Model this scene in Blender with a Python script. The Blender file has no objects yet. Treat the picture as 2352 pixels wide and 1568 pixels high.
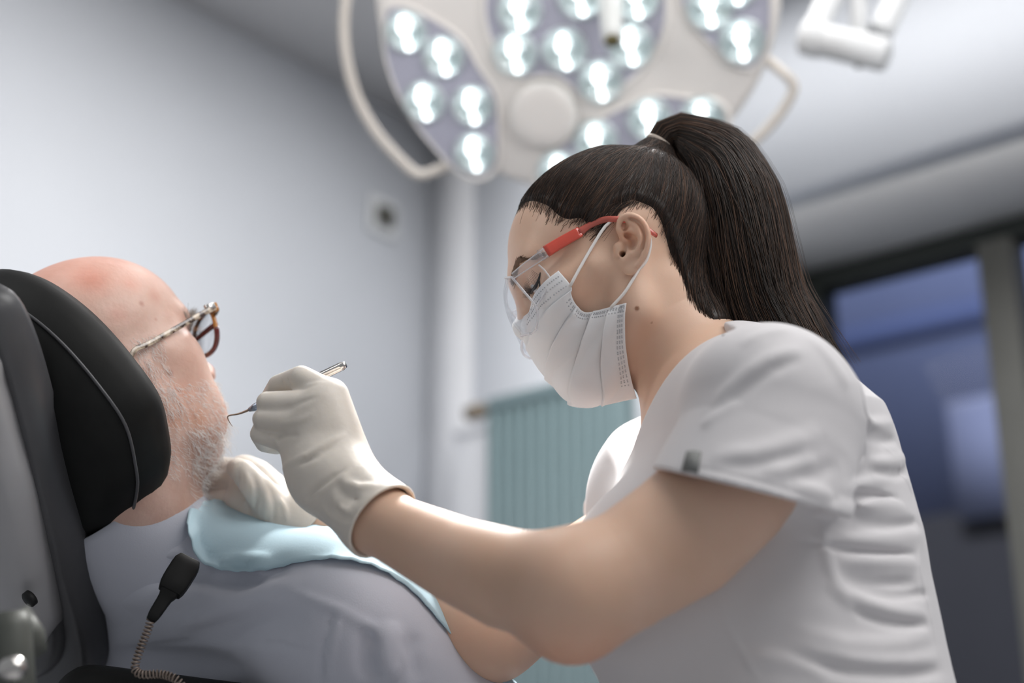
import bpy, math, random
import numpy as np
random.seed(7); RNG = np.random.default_rng(7)
SC = bpy.context.scene; COL = SC.collection
# ------------------------------------------------------------------ camera frame
FP = 3267.0; CXP, CYP = 1176.0, 784.0
PITCH = math.radians(19.0); YAW = math.radians(40.0)
CAMZ = 0.95
_fw = np.array([-math.sin(YAW) * math.cos(PITCH), math.cos(YAW) * math.cos(PITCH), math.sin(PITCH)])
_rt = np.array([math.cos(YAW), math.sin(YAW), 0.0])
_up = np.cross(_rt, _fw)
CR = np.stack([_rt, _up, -_fw], 1)          # camera axes as columns, x right, y up, z towards the viewer
CP = np.array([0.0, 0.0, CAMZ])

def to_world(P):
    return np.asarray(P, float) @ CR.T + CP

def pix(x, y, d):
    return np.array([(x - CXP) / FP * d, (CYP - y) / FP * d, -d])

def pixs(pts):
    return np.array([pix(*p) for p in pts])

def nrm(v):
    v = np.asarray(v, float)
    return v / np.linalg.norm(v)

WUP = np.array([0, math.cos(PITCH), -math.sin(PITCH)])      # world up seen in camera axes
SID = np.array([0, math.sin(PITCH), math.cos(PITCH)])       # level, towards the camera

def on_plane(x, y, n, c):
    r = pix(x, y, 1.0)
    return r * (c / (r @ n))

# ------------------------------------------------------------------ mesh objects
def raw_mesh(name, V, polys):
    """V (n,3) world; polys: list of (m,k) int arrays."""
    me = bpy.data.meshes.new(name)
    V = np.ascontiguousarray(V, np.float32)
    me.vertices.add(len(V)); me.vertices.foreach_set('co', V.ravel())
    tot = np.concatenate([np.full(len(p), p.shape[1], np.int32) for p in polys]) if polys else np.zeros(0, np.int32)
    idx = np.concatenate([np.asarray(p, np.int32).ravel() for p in polys]) if polys else np.zeros(0, np.int32)
    me.loops.add(len(idx)); me.loops.foreach_set('vertex_index', idx)
    st = np.zeros(len(tot), np.int32); st[1:] = np.cumsum(tot)[:-1]
    me.polygons.add(len(tot)); me.polygons.foreach_set('loop_start', st)
    try: me.polygons.foreach_set('loop_total', tot)
    except Exception: pass
    me.update(calc_edges=True)
    return me

def root_loc(o):
    l = np.zeros(3)
    while o is not None:
        l = l + np.array(o.location); o = o.parent
    return l

class MB:
    """collects geometry in camera axes (cam=True) or world axes"""
    def __init__(s, cam=True):
        s.V = []; s.P = {}; s.n = 0; s.cam = cam; s.tint = []
    def add(s, V, polys, tint=None):
        V = np.asarray(V, float)
        if not isinstance(polys, list): polys = [polys]
        for p in polys:
            p = np.asarray(p, int)
            if len(p): s.P.setdefault(p.shape[1], []).append(p + s.n)
        s.V.append(V); s.n += len(V)
        s.tint.append(np.ones((len(V), 3)) if tint is None else np.asarray(tint) * np.ones((len(V), 3)))
    def build(s, name, mat, parent=None, smooth=True, origin=None, bevel=0, use_tint=False, sub=0):
        V = np.concatenate(s.V)
        if s.cam: V = to_world(V)
        polys = [np.concatenate(p) for p in s.P.values()]
        if parent is not None:
            loc = root_loc(parent); off = np.zeros(3)
            base = loc
        else:
            lo, hi = V.min(0), V.max(0)
            base = np.array([(lo[0] + hi[0]) / 2, (lo[1] + hi[1]) / 2, lo[2]]) if origin is None else np.asarray(origin, float)
        me = raw_mesh(name, V - base, polys)
        if use_tint:
            a = me.color_attributes.new('Tint', 'FLOAT_COLOR', 'POINT')
            T = np.concatenate(s.tint); T = np.concatenate([T, np.ones((len(T), 1))], 1)
            a.data.foreach_set('color', T.astype(np.float32).ravel())
        o = bpy.data.objects.new(name, me); COL.objects.link(o)
        if parent is not None: o.parent = parent
        else: o.location = base
        if smooth: me.polygons.foreach_set('use_smooth', np.ones(len(me.polygons), bool))
        me.materials.append(mat)
        if bevel:
            m = o.modifiers.new('bevel', 'BEVEL'); m.width = bevel; m.segments = 3; m.limit_method = 'ANGLE'; m.angle_limit = 0.6
            m.harden_normals = False
        if sub:
            m = o.modifiers.new('subd', 'SUBSURF'); m.levels = sub; m.render_levels = sub
        me.update()
        return o

def tag(o, label=None, cat=None, group=None, kind=None):
    if label: o['label'] = label
    if cat: o['category'] = cat
    if group: o['group'] = group
    if kind: o['kind'] = kind
    return o

def empty(name, wloc):
    o = bpy.data.objects.new(name, None); COL.objects.link(o); o.location = wloc
    o.empty_display_size = 0.05
    return o

def box_geo(lo, hi):
    x0, y0, z0 = lo; x1, y1, z1 = hi
    V = [(x0, y0, z0), (x1, y0, z0), (x1, y1, z0), (x0, y1, z0), (x0, y0, z1), (x1, y0, z1), (x1, y1, z1), (x0, y1, z1)]
    F = np.array([(0, 3, 2, 1), (4, 5, 6, 7), (0, 1, 5, 4), (1, 2, 6, 5), (2, 3, 7, 6), (3, 0, 4, 7)])
    return np.array(V, float), F

def obox_geo(c, R, h):
    V, F = box_geo((-1, -1, -1), (1, 1, 1))
    return np.asarray(c) + (V * np.asarray(h)) @ np.asarray(R).T, F

def resample(P, n):
    P = np.asarray(P, float)
    # catmull-rom then arc-length resample
    if len(P) > 2:
        Q = []
        E = np.vstack([2 * P[0] - P[1], P, 2 * P[-1] - P[-2]])
        for i in range(1, len(E) - 2):
            t = np.linspace(0, 1, 16, endpoint=False)[:, None]
            p0, p1, p2, p3 = E[i - 1], E[i], E[i + 1], E[i + 2]
            Q.append(0.5 * ((2 * p1) + (-p0 + p2) * t + (2 * p0 - 5 * p1 + 4 * p2 - p3) * t * t + (-p0 + 3 * p1 - 3 * p2 + p3) * t ** 3))
        Q = np.vstack(Q + [P[-1:]])
    else:
        Q = P
    s = np.concatenate([[0], np.cumsum(np.linalg.norm(np.diff(Q[:, :3], axis=0), axis=1))])
    u = np.linspace(0, s[-1], n)
    return np.stack([np.interp(u, s, Q[:, k]) for k in range(Q.shape[1])], 1)

def tube_geo(P, r, n=10, up=None, flat=1.0, caps=True, closed=False, square=False):
    """sweep along polyline P; r scalar/array; flat scales the second axis"""
    P = np.asarray(P, float); m = len(P)
    r = np.broadcast_to(np.asarray(r, float), (m,)); fl = np.broadcast_to(np.asarray(flat, float), (m,))
    T = np.gradient(P, axis=0)
    if closed: T = np.roll(P, -1, 0) - np.roll(P, 1, 0)
    T /= np.linalg.norm(T, axis=1)[:, None] + 1e-12
    if up is None:
        u0 = np.array([0.3, 0.5, 0.8]); 
        u0 = np.cross(T[0], u0); u0 /= np.linalg.norm(u0)
        N = [u0]
        for i in range(1, m):
            v = N[-1] - T[i] * (N[-1] @ T[i]); N.append(v / (np.linalg.norm(v) + 1e-12))
        N = np.array(N)
    else:
        up = np.broadcast_to(np.asarray(up, float), (m, 3))
        N = up - T * np.sum(up * T, 1)[:, None]; N /= np.linalg.norm(N, axis=1)[:, None] + 1e-12
    B = np.cross(T, N)
    if square:
        a = np.array([[1, 1], [-1, 1], [-1, -1], [1, -1]], float) 
        e = .8
        a = np.array([[1, e], [e, 1], [-e, 1], [-1, e], [-1, -e], [-e, -1], [e, -1], [1, -e]], float); n = 8
        ca, sa = a[:, 0], a[:, 1]
    else:
        th = np.linspace(0, 2 * math.pi, n, endpoint=False); ca, sa = np.cos(th), np.sin(th)
    V = P[:, None] + r[:, None, None] * (N[:, None] * ca[None, :, None] + (B * fl[:, None])[:, None] * sa[None, :, None])
    V = V.reshape(-1, 3)
    k = np.arange(m if closed else m - 1)[:, None]; j = np.arange(n)[None]
    a = k * n + j; b = k * n + (j + 1) % n; c = ((k + 1) % m) * n + (j + 1) % n; d = ((k + 1) % m) * n + j
    F = np.stack([a, b, c, d], -1).reshape(-1, 4)
    polys = [F]
    if caps and not closed:
        polys.append(np.array([np.arange(n)[::-1]])); polys.append(np.array([np.arange(n) + (m - 1) * n]))
    return V, polys

def lathe_geo(prof, c, axis, n=40):
    """prof: list of (radius, height along axis)"""
    axis = nrm(axis); a = np.cross(axis, [0.31, 0.77, 0.55]); a = nrm(a); b = np.cross(axis, a)
    th = np.linspace(0, 2 * math.pi, n, endpoint=False)
    V = np.vstack([np.asarray(c) + axis * h + r * (np.cos(th)[:, None] * a + np.sin(th)[:, None] * b) for r, h in prof])
    m = len(prof); k = np.arange(m - 1)[:, None]; j = np.arange(n)[None]
    F = np.stack([k * n + j, k * n + (j + 1) % n, (k + 1) * n + (j + 1) % n, (k + 1) * n + j], -1).reshape(-1, 4)
    polys = [F]
    if prof[0][0] > 1e-6: polys.append(np.array([np.arange(n)[::-1]]))
    if prof[-1][0] > 1e-6: polys.append(np.array([np.arange(n) + (m - 1) * n]))
    return V, polys

def grid_geo(G):
    a, b = G.shape[:2]
    i = np.arange(a - 1)[:, None]; j = np.arange(b - 1)[None]
    F = np.stack([i * b + j, i * b + j + 1, (i + 1) * b + j + 1, (i + 1) * b + j], -1).reshape(-1, 4)
    return G.reshape(-1, 3), F

def strands_geo(S, r0, taper=0.25, sides=3):
    """S (n,t,3) strands; r0 scalar or (n,)"""
    n, t, _ = S.shape
    T = np.gradient(S, axis=1); T /= np.linalg.norm(T, axis=2, keepdims=True) + 1e-12
    u = np.array([0.37, 0.61, 0.7])
    N = np.cross(T, u); N /= np.linalg.norm(N, axis=2, keepdims=True) + 1e-12
    B = np.cross(T, N)
    k = np.linspace(0, 1, t); prof = np.minimum(1, (1 - k) * 4 + taper)
    r = np.broadcast_to(np.asarray(r0, float), (n,))[:, None] * prof[None]
    th = np.arange(sides) * 2 * math.pi / sides
    V = S[:, :, None] + r[:, :, None, None] * (N[:, :, None] * np.cos(th)[:, None] + B[:, :, None] * np.sin(th)[:, None])
    V = V.reshape(-1, 3)
    base = (np.arange(n)[:, None, None] * t + np.arange(t - 1)[None, :, None]) * sides
    j = np.arange(sides)[None, None]
    a = base + j; b = base + (j + 1) % sides
    F = np.stack([a, b, b + sides, a + sides], -1).reshape(-1, 4)
    return V, F

# ------------------------------------------------------------------ signed distance modelling
def capsule(a, b, ra, rb=None, ax=None, ratio=1.0):
    a = np.asarray(a, float); b = np.asarray(b, float); rb = ra if rb is None else rb
    ba = b - a; L2 = ba @ ba + 1e-12
    if ax is not None: ax = nrm(ax)
    def f(P):
        pa = P - a
        t = np.clip(pa @ ba / L2, 0, 1)
        q = pa - t[:, None] * ba
        if ax is not None:
            q = q - ax * ((q @ ax) * (1 - 1 / ratio))[:, None]
        return np.sqrt((q * q).sum(1)) - (ra + (rb - ra) * t)
    return f

def chain(pts, rad, ax=None, ratio=1.0):
    fs = [capsule(pts[i], pts[i + 1], rad[i], rad[i + 1], ax, ratio) for i in range(len(pts) - 1)]
    def f(P):
        d = fs[0](P)
        for g in fs[1:]: d = np.minimum(d, g(P))
        return d
    return f

def ellip(c, R, r):
    c = np.asarray(c, float); R = np.asarray(R, float); r = np.asarray(r, float)
    def f(P):
        q = ((P - c) @ R) / r
        k0 = np.sqrt((q * q).sum(1)); g = q / r
        k1 = np.sqrt((g * g).sum(1)) + 1e-9
        return np.where(k0 < 1e-4, -r.min(), k0 * (k0 - 1) / k1)
    return f

def rbox(c, R, h, rr):
    c = np.asarray(c, float); R = np.asarray(R, float); h = np.asarray(h, float) - rr
    def f(P):
        q = np.abs((P - c) @ R) - h
        return np.sqrt((np.maximum(q, 0) ** 2).sum(1)) + np.minimum(q.max(1), 0) - rr
    return f

def halfspace(p, n):
    p = np.asarray(p, float); n = nrm(n)
    return lambda P: (P - p) @ n

def ridge(poly, w, amp, taper=True):
    """raised (amp>0) or sunk line along a polyline; returns (bound fn, displacement fn)"""
    poly = np.asarray(poly, float)
    m = len(poly)
    def fn(P):
        best = np.full(len(P), 1e9); tt = np.zeros(len(P))
        for i in range(m - 1):
            a = poly[i]; ba = poly[i + 1] - a
            pa = P - a; t = np.clip(pa @ ba / (ba @ ba + 1e-12), 0, 1)
            q = pa - t[:, None] * ba; d = (q * q).sum(1)
            k = d < best; best = np.where(k, d, best); tt = np.where(k, (i + t) / (m - 1), tt)
        return np.sqrt(best), tt
    def disp(P):
        d, t = fn(P)
        a = amp * np.exp(-(d / w) ** 2)
        if taper: a = a * np.clip(np.sin(math.pi * np.clip(t, 0.02, .98)) * 1.4, 0, 1)
        return a
    return (lambda P: fn(P)[0] - 3 * w), disp

class Sdf:
    def __init__(s): s.ops = []
    def add(s, f, k=0.0): s.ops.append(('a', f, k)); return s
    def sub(s, f, k=0.0): s.ops.append(('s', f, k)); return s
    def cut(s, f, k=0.0): s.ops.append(('i', f, k)); return s      # intersect
    def dis(s, bd): s.ops.append(('d', bd, 0)); return s
    def off(s, v): s.ops.append(('o', v, 0)); return s
    def copy(s): c = Sdf(); c.ops = list(s.ops); return c
    def __call__(s, P, act=None):
        d = np.full(len(P), 1e3)
        for i, (op, f, k) in enumerate(s.ops):
            if act is not None and not act[i]: continue
            if op == 'a':
                v = f(P)
                if k > 0:
                    h = np.maximum(k - np.abs(d - v), 0) / k
                    d = np.minimum(d, v) - h * h * k * .25
                else: d = np.minimum(d, v)
            elif op == 's':
                v = -f(P)
                if k > 0:
                    h = np.maximum(k - np.abs(d - v), 0) / k
                    d = np.maximum(d, v) + h * h * k * .25
                else: d = np.maximum(d, v)
            elif op == 'i':
                v = f(P)
                if k > 0:
                    h = np.maximum(k - np.abs(d - v), 0) / k
                    d = np.maximum(d, v) + h * h * k * .25
                else: d = np.maximum(d, v)
            elif op == 'd': d = d - f[1](P)
            elif op == 'o': d = d - f
        return d
    def bounds(s, C):
        B = []
        for op, f, k in s.ops:
            if op == 'a': B.append(f(C) - k)
            elif op == 's': B.append(f(C) - k)
            elif op == 'i': B.append(np.full(len(C), -1.0))
            elif op == 'd': B.append(f[0](C))
            else: B.append(np.full(len(C), -1.0))
        return np.array(B)
    def grad(s, P, e=8e-4):
        G = np.empty_like(P)
        for a in range(3):
            o = np.zeros(3); o[a] = e
            G[:, a] = s(P + o) - s(P - o)
        return G / (np.linalg.norm(G, axis=1, keepdims=True) + 1e-12)
    def project(s, P, off=0.0, it=4):
        for _ in range(it):
            d = s(P) - off
            P = P - s.grad(P) * np.clip(d, -.02, .02)[:, None] * .9
        return P
    def hit(s, px, py, d0, d1, n=260):
        px = np.atleast_1d(np.asarray(px, float)); py = np.atleast_1d(np.asarray(py, float))
        ds = np.linspace(d0, d1, n)
        R = np.stack([(px - CXP) / FP, (CYP - py) / FP, -np.ones_like(px)], 1)
        Pn = R[:, None] * ds[None, :, None]
        v = s(Pn.reshape(-1, 3)).reshape(len(px), n)
        ins = v < 0
        has = ins.any(1); k = np.where(has, ins.argmax(1), np.abs(v).argmin(1)); k = np.clip(k, 1, n - 1)
        i = np.arange(len(px)); v0 = v[i, k - 1]; v1 = v[i, k]
        t = np.where(has, v0 / (v0 - v1 + 1e-12), 0.5); t = np.clip(t, 0, 1)
        d = ds[k - 1] + (ds[k] - ds[k - 1]) * t
        return R * d[:, None]

def axis_lines(lo, hi, h, fine=None):
    """grid lines along one axis; fine=(a, b, hf) gives a closer spacing between a and b"""
    if fine is None: return np.arange(lo, hi + 2 * h, h)
    a, b, hf = fine
    return np.concatenate([np.arange(lo, a, h), np.arange(a, b, hf), np.arange(b, hi + 2 * h, h)])

def extract(s, lo, hi, h, nb=20, slack=0.012, fine=None):
    """sparse surface nets on a rectilinear grid"""
    from concurrent.futures import ThreadPoolExecutor
    AX = [axis_lines(lo[a], hi[a], h, None if fine is None else fine[a]) for a in range(3)]
    NB = [-(-(len(x) - 1) // nb) for x in AX]
    for a in range(3):          # pad to whole blocks
        x = AX[a]; need = NB[a] * nb + 1 - len(x); AX[a] = np.concatenate([x, x[-1] + h * np.arange(1, need + 1)])
    bi = np.stack(np.meshgrid(*[np.arange(k) for k in NB], indexing='ij'), -1).reshape(-1, 3)
    L0 = np.stack([AX[a][bi[:, a] * nb] for a in range(3)], 1); L1 = np.stack([AX[a][bi[:, a] * nb + nb] for a in range(3)], 1)
    C = (L0 + L1) / 2; R = np.linalg.norm(L1 - L0, axis=1) / 2
    keep = np.abs(s(C)) < R * 1.7 + slack
    bi = bi[keep]; C = C[keep]; R = R[keep]
    act = s.bounds(C) < R * 1.5 + 0.06
    DY, DZ = NB[1] * nb + 8, NB[2] * nb + 8
    key = lambda I: (I[..., 0].astype(np.int64) * DY + I[..., 1]) * DZ + I[..., 2]
    n = nb + 1
    loc = np.stack(np.meshgrid(*[np.arange(n)] * 3, indexing='ij'), -1).reshape(-1, 3)
    corners = np.array([(a, b, c) for a in (0, 1) for b in (0, 1) for c in (0, 1)])
    edges = [(i, j) for i in range(8) for j in range(i + 1, 8) if np.abs(corners[i] - corners[j]).sum() == 1]
    def work(q):
        g0 = bi[q] * nb; I = g0 + loc
        P = np.stack([AX[a][I[:, a]] for a in range(3)], 1)
        Pc = P.reshape(n, n, n, 3)[::5, ::5, ::5].reshape(-1, 3)
        hc = 5 * max((AX[a][g0[a] + nb] - AX[a][g0[a]]) / nb for a in range(3))
        ac = act[:, q].copy()
        if np.abs(s(Pc, ac)).min() > hc * 1.3: return None
        for i, (op, f, k) in enumerate(s.ops):
            if ac[i] and op in 'as': ac[i] = f(Pc).min() - k < hc + .045
            elif ac[i] and op == 'd': ac[i] = f[0](Pc).min() < hc + .004
        v = s(P, ac).reshape(n, n, n)
        neg = v < 0
        if neg.all() or not neg.any(): return None
        quads = []
        cv = np.stack([v[a:a + nb, b:b + nb, c:c + nb] for a, b, c in corners], -1)
        cnt = (cv < 0).sum(-1); mix = (cnt > 0) & (cnt < 8)
        ci = np.argwhere(mix)
        cvm = cv[mix]; acc = np.zeros((len(ci), 3)); num = np.zeros(len(ci))
        for i, j in edges:
            a = cvm[:, i]; b = cvm[:, j]; x = (a < 0) != (b < 0)
            t = np.where(x, a / np.where(x, a - b, 1), 0)
            acc += (corners[i] + t[:, None] * (corners[j] - corners[i])) * x[:, None]; num += x
        acc /= num[:, None]; gi = g0 + ci
        pos = np.stack([AX[a][gi[:, a]] + acc[:, a] * (AX[a][gi[:, a] + 1] - AX[a][gi[:, a]]) for a in range(3)], 1)
        for ax in range(3):
            sl0 = [slice(0, nb)] * 3; sl1 = [slice(0, nb)] * 3; sl1[ax] = slice(1, nb + 1)
            a = neg[tuple(sl0)]; b = neg[tuple(sl1)]
            e = np.argwhere(a != b)
            if not len(e): continue
            flip = a[tuple(e.T)]; e = e + g0
            o1 = np.zeros(3, int); o1[(ax + 1) % 3] = 1; o2 = np.zeros(3, int); o2[(ax + 2) % 3] = 1
            qd = np.stack([key(e - o1 - o2), key(e - o2), key(e), key(e - o1)], 1)
            qd[~flip] = qd[~flip][:, ::-1]; quads.append(qd)
        return key(gi), pos, quads
    with ThreadPoolExecutor(2) as ex: res = [r for r in ex.map(work, range(len(bi))) if r]
    keys = np.concatenate([r[0] for r in res]); pos = np.concatenate([r[1] for r in res]); quads = np.concatenate(sum([r[2] for r in res], []))
    o = np.argsort(keys); keys = keys[o]; pos = pos[o]
    ii = np.clip(np.searchsorted(keys, quads.ravel()), 0, len(keys) - 1)
    ok = (keys[ii] == quads.ravel()).reshape(-1, 4).all(1)
    return pos, ii.reshape(-1, 4)[ok]

def relax(V, F, it=2, lam=.5):
    E = np.concatenate([F[:, [0, 1]], F[:, [1, 2]], F[:, [2, 3]], F[:, [3, 0]]])
    E = np.concatenate([E, E[:, ::-1]])
    cnt = np.bincount(E[:, 0], minlength=len(V))[:, None] + 1e-9
    for _ in range(it):
        A = np.stack([np.bincount(E[:, 0], V[E[:, 1], k], minlength=len(V)) for k in range(3)], 1) / cnt
        V = V + lam * (A - V)
    return V

class HeadFrame:
    def __init__(s, C, F, L, U, sc): s.C = np.asarray(C, float); s.R = np.stack([F, L, U], 1); s.v = np.asarray(sc, float) * np.ones(3) / 1000.0; s.s = float(s.v.mean())
    def p(s, q): return s.C + (np.asarray(q, float) * s.v) @ s.R.T
    def loc(s, P): return ((P - s.C) @ s.R) / s.v
    def ell(s, c, r, rot=None):
        R = s.R if rot is None else s.R @ rot
        return ellip(s.p(c), R, np.asarray(r, float) * s.v)
    def cap(s, a, b, ra, rb=None, ax=None, ratio=1.0):
        return capsule(s.p(a), s.p(b), ra * s.s, (ra if rb is None else rb) * s.s, None if ax is None else s.R @ np.asarray(ax, float), ratio)

def roty(a):   # turn about the local L axis
    c, q = math.cos(a), math.sin(a); return np.array([[c, 0, q], [0, 1, 0], [-q, 0, c]])
def rotz(a):
    c, q = math.cos(a), math.sin(a); return np.array([[c, -q, 0], [q, c, 0], [0, 0, 1]])
def rotx(a):
    c, q = math.cos(a), math.sin(a); return np.array([[1, 0, 0], [0, c, -q], [0, q, c]])
# ------------------------------------------------------------------ materials
def srgb(r, g, b):
    f = lambda c: (c / 255 / 12.92) if c / 255 <= .04045 else ((c / 255 + .055) / 1.055) ** 2.4
    return (f(r), f(g), f(b))

def pmat(name, col, rough=.5, var=0.0, vscale=8.0, bump=0.0, bscale=60.0, bdist=.001, sss=0.0, sssr=(1, .35, .2), sscale=.006, spec=.5,
         metal=0.0, sheen=0.0, trans=0.0, ior=1.45, tint=False, coat=0.0, var_col=None, aniso=0.0, stretch=None, emit=None, es=0.0):
    m = bpy.data.materials.new(name); m.use_nodes = True
    nt = m.node_tree; N = nt.nodes; Lk = nt.links
    p = N['Principled BSDF']
    p.inputs['Base Color'].default_value = (*col, 1); p.inputs['Roughness'].default_value = rough
    p.inputs['Specular IOR Level'].default_value = spec; p.inputs['Metallic'].default_value = metal
    p.inputs['IOR'].default_value = ior
    if sheen: p.inputs['Sheen Weight'].default_value = sheen
    if trans: p.inputs['Transmission Weight'].default_value = trans
    if coat: p.inputs['Coat Weight'].default_value = coat
    if aniso: p.inputs['Anisotropic'].default_value = aniso
    if emit: p.inputs['Emission Color'].default_value = (*emit, 1); p.inputs['Emission Strength'].default_value = es
    if sss:
        p.inputs['Subsurface Weight'].default_value = sss; p.inputs['Subsurface Radius'].default_value = sssr
        p.inputs['Subsurface Scale'].default_value = sscale
    tc = N.new('ShaderNodeTexCoord'); out = tc.outputs['Object']
    if stretch:
        mp = N.new('ShaderNodeMapping'); mp.inputs['Scale'].default_value = stretch; Lk.new(out, mp.inputs['Vector']); out = mp.outputs['Vector']
    csock = None
    if var:
        nz = N.new('ShaderNodeTexNoise'); nz.inputs['Scale'].default_value = vscale; nz.inputs['Detail'].default_value = 4; Lk.new(out, nz.inputs['Vector'])
        mx = N.new('ShaderNodeMix'); mx.data_type = 'RGBA'
        c2 = var_col if var_col else tuple(c * (1 - var) for c in col)
        c1 = tuple(min(1, c * (1 + var * .5)) for c in col) if var_col is None else col
        mx.inputs['A'].default_value = (*c1, 1); mx.inputs['B'].default_value = (*c2, 1)
        rp = N.new('ShaderNodeMapRange'); rp.inputs['From Min'].default_value = .35; rp.inputs['From Max'].default_value = .7
        Lk.new(nz.outputs['Fac'], rp.inputs['Value']); Lk.new(rp.outputs['Result'], mx.inputs['Factor'])
        csock = mx.outputs['Result']
    if tint:
        at = N.new('ShaderNodeAttribute'); at.attribute_name = 'Tint'
        ml = N.new('ShaderNodeMix'); ml.data_type = 'RGBA'; ml.blend_type = 'MULTIPLY'; ml.inputs['Factor'].default_value = 1
        if csock: Lk.new(csock, ml.inputs['A'])
        else: ml.inputs['A'].default_value = (*col, 1)
        Lk.new(at.outputs['Color'], ml.inputs['B']); csock = ml.outputs['Result']
    if csock: Lk.new(csock, p.inputs['Base Color'])
    if bump:
        nb = N.new('ShaderNodeTexNoise'); nb.inputs['Scale'].default_value = bscale; nb.inputs['Detail'].default_value = 5; Lk.new(out, nb.inputs['Vector'])
        b = N.new('ShaderNodeBump'); b.inputs['Strength'].default_value = bump; b.inputs['Distance'].default_value = bdist
        Lk.new(nb.outputs['Fac'], b.inputs['Height']); Lk.new(b.outputs['Normal'], p.inputs['Normal'])
    return m

def thin_glass(name, col=(1, 1, 1), gl=.08, rough=.02, tintf=0.0):
    m = bpy.data.materials.new(name); m.use_nodes = True; nt = m.node_tree; N = nt.nodes; Lk = nt.links
    N.remove(N['Principled BSDF']); o = N['Material Output']
    t = N.new('ShaderNodeBsdfTransparent'); t.inputs['Color'].default_value = (*col, 1)
    g = N.new('ShaderNodeBsdfGlossy'); g.inputs['Roughness'].default_value = rough
    lw = N.new('ShaderNodeLayerWeight'); lw.inputs['Blend'].default_value = .5
    pw = N.new('ShaderNodeMath'); pw.operation = 'POWER'; pw.inputs[1].default_value = 4.0; Lk.new(lw.outputs['Facing'], pw.inputs[0])
    ad = N.new('ShaderNodeMath'); ad.operation = 'MULTIPLY_ADD'; ad.inputs[1].default_value = .6; ad.inputs[2].default_value = gl; Lk.new(pw.outputs[0], ad.inputs[0])
    cl = N.new('ShaderNodeClamp'); Lk.new(ad.outputs[0], cl.inputs['Value']); cl.inputs['Max'].default_value = .85
    mx = N.new('ShaderNodeMixShader'); Lk.new(cl.outputs['Result'], mx.inputs['Fac']); Lk.new(t.outputs[0], mx.inputs[1]); Lk.new(g.outputs[0], mx.inputs[2])
    Lk.new(mx.outputs[0], o.inputs['Surface'])
    return m

M_WALL = pmat('wall_paint', (.72, .745, .79), .7, var=.03, vscale=1.5, bump=.05, bscale=120)
M_CEIL = pmat('ceiling_paint', (.74, .73, .73), .8, var=.03, vscale=1.5)
M_SOFF = pmat('soffit_paint', (.74, .74, .74), .8, var=.03, vscale=2)
M_FLOOR = pmat('floor_vinyl', (.66, .66, .67), .4, var=.06, vscale=3)
M_TRIM = pmat('white_trim', (.73, .74, .77), .5, var=.02)
M_RAD = pmat('teal_enamel', srgb(126, 146, 150), .35, var=.06, vscale=3)
M_FRAME = pmat('window_frame_metal', srgb(92, 92, 88), .5, var=.06)
M_FRAMED = pmat('window_frame_dark', srgb(38, 42, 40), .5, var=.06)
M_WGLASS = thin_glass('window_glass', (.86, .89, .96), .008)
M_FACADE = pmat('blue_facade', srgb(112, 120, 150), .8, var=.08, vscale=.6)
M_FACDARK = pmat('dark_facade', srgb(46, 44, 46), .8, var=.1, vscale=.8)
M_PANEREFL = pmat('pale_pane_reflection', srgb(112, 116, 138), .8, var=.06, vscale=.8)  # paint in the tone of a pale reflection on the pane
M_LAMP = pmat('lamp_plastic', (.68, .65, .625), .35, var=.02, vscale=3)
M_RAIL = pmat('rail_plastic', (.60, .555, .51), .4, var=.03, vscale=6)
M_POD = pmat('pod_grey', srgb(158, 158, 172), .35, var=.04, vscale=5)
M_LENS = thin_glass('lens_glass', (.93, .97, .97), .10, .06)
M_REFL = pmat('reflector', (.62, .66, .67), .30, metal=.6, var=.12, vscale=40)
M_LED = pmat('led_light', (1, 1, 1), .5, emit=(.97, .985, 1), es=4.5)
M_GRIP = pmat('grip_grey', (.62, .63, .62), .4, var=.03)
M_OLIVE = pmat('olive_cap', srgb(104, 96, 62), .5, var=.05)
M_ARMW = pmat('arm_white', (.62, .63, .64), .3, var=.02)
M_SENS = pmat('sensor_dark', srgb(70, 70, 64), .5, var=.08)
M_SENSP = pmat('sensor_plate', srgb(196, 198, 200), .5, var=.03)

M_SKIN = pmat('skin_fair', (.69, .475, .36), .45, var=.10, vscale=14, var_col=(.63, .415, .30), bump=.12, bscale=420, bdist=.0006, sss=.22, sscale=.006, spec=.4, tint=True)
M_SKINM = pmat('skin_mature', (.64, .435, .36), .42, var=.2, vscale=26, var_col=(.55, .335, .265), bump=.35, bscale=200, bdist=.0012, sss=.22, sscale=.006, spec=.45, tint=True)
M_HAIR = pmat('hair_dark', (.022, .014, .010), .48, var=.3, vscale=9, spec=.45, tint=True)
M_LASH = pmat('lash', (.012, .009, .008), .5, var=.1)
M_BROW = pmat('brow_hair', (.15, .085, .05), .5, var=.2)
M_BEARD = pmat('white_hair', (.90, .88, .86), .5, var=.1, vscale=20, spec=.4)
M_EYE = pmat('eye_white', (.62, .63, .65), .15, var=.05)
M_SHIRT = pmat('white_scrub_fabric', (.64, .622, .635), .8, var=.03, vscale=6, bump=.15, bscale=900, bdist=.0004, sheen=.2, tint=True)
M_TAG = pmat('grey_tag', (.20, .205, .20), .7, var=.25, vscale=700)
M_GLOVE = pmat('latex', (.70, .645, .58), .42, var=.10, vscale=20, bump=.25, bscale=90, bdist=.002, sss=.25, sscale=.004, sssr=(1, .8, .5), spec=.4, tint=True)
M_MSHIRT = pmat('grey_shirt_fabric', (.50, .515, .585), .85, var=.04, vscale=8, bump=.25, bscale=700, bdist=.0005, sheen=.15, tint=True)
M_BIBC = pmat('blue_paper', (.44, .60, .68), .75, var=.04, vscale=12, bump=.2, bscale=300, bdist=.0005)
M_BLACK = pmat('black_leather', (.0085, .0088, .0085), .55, var=.2, vscale=30, bump=.12, bscale=350, bdist=.0005, spec=.22)
M_RUBBER = pmat('black_rubber', (.075, .075, .08), .34, var=.1, vscale=12, spec=.5)
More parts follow.
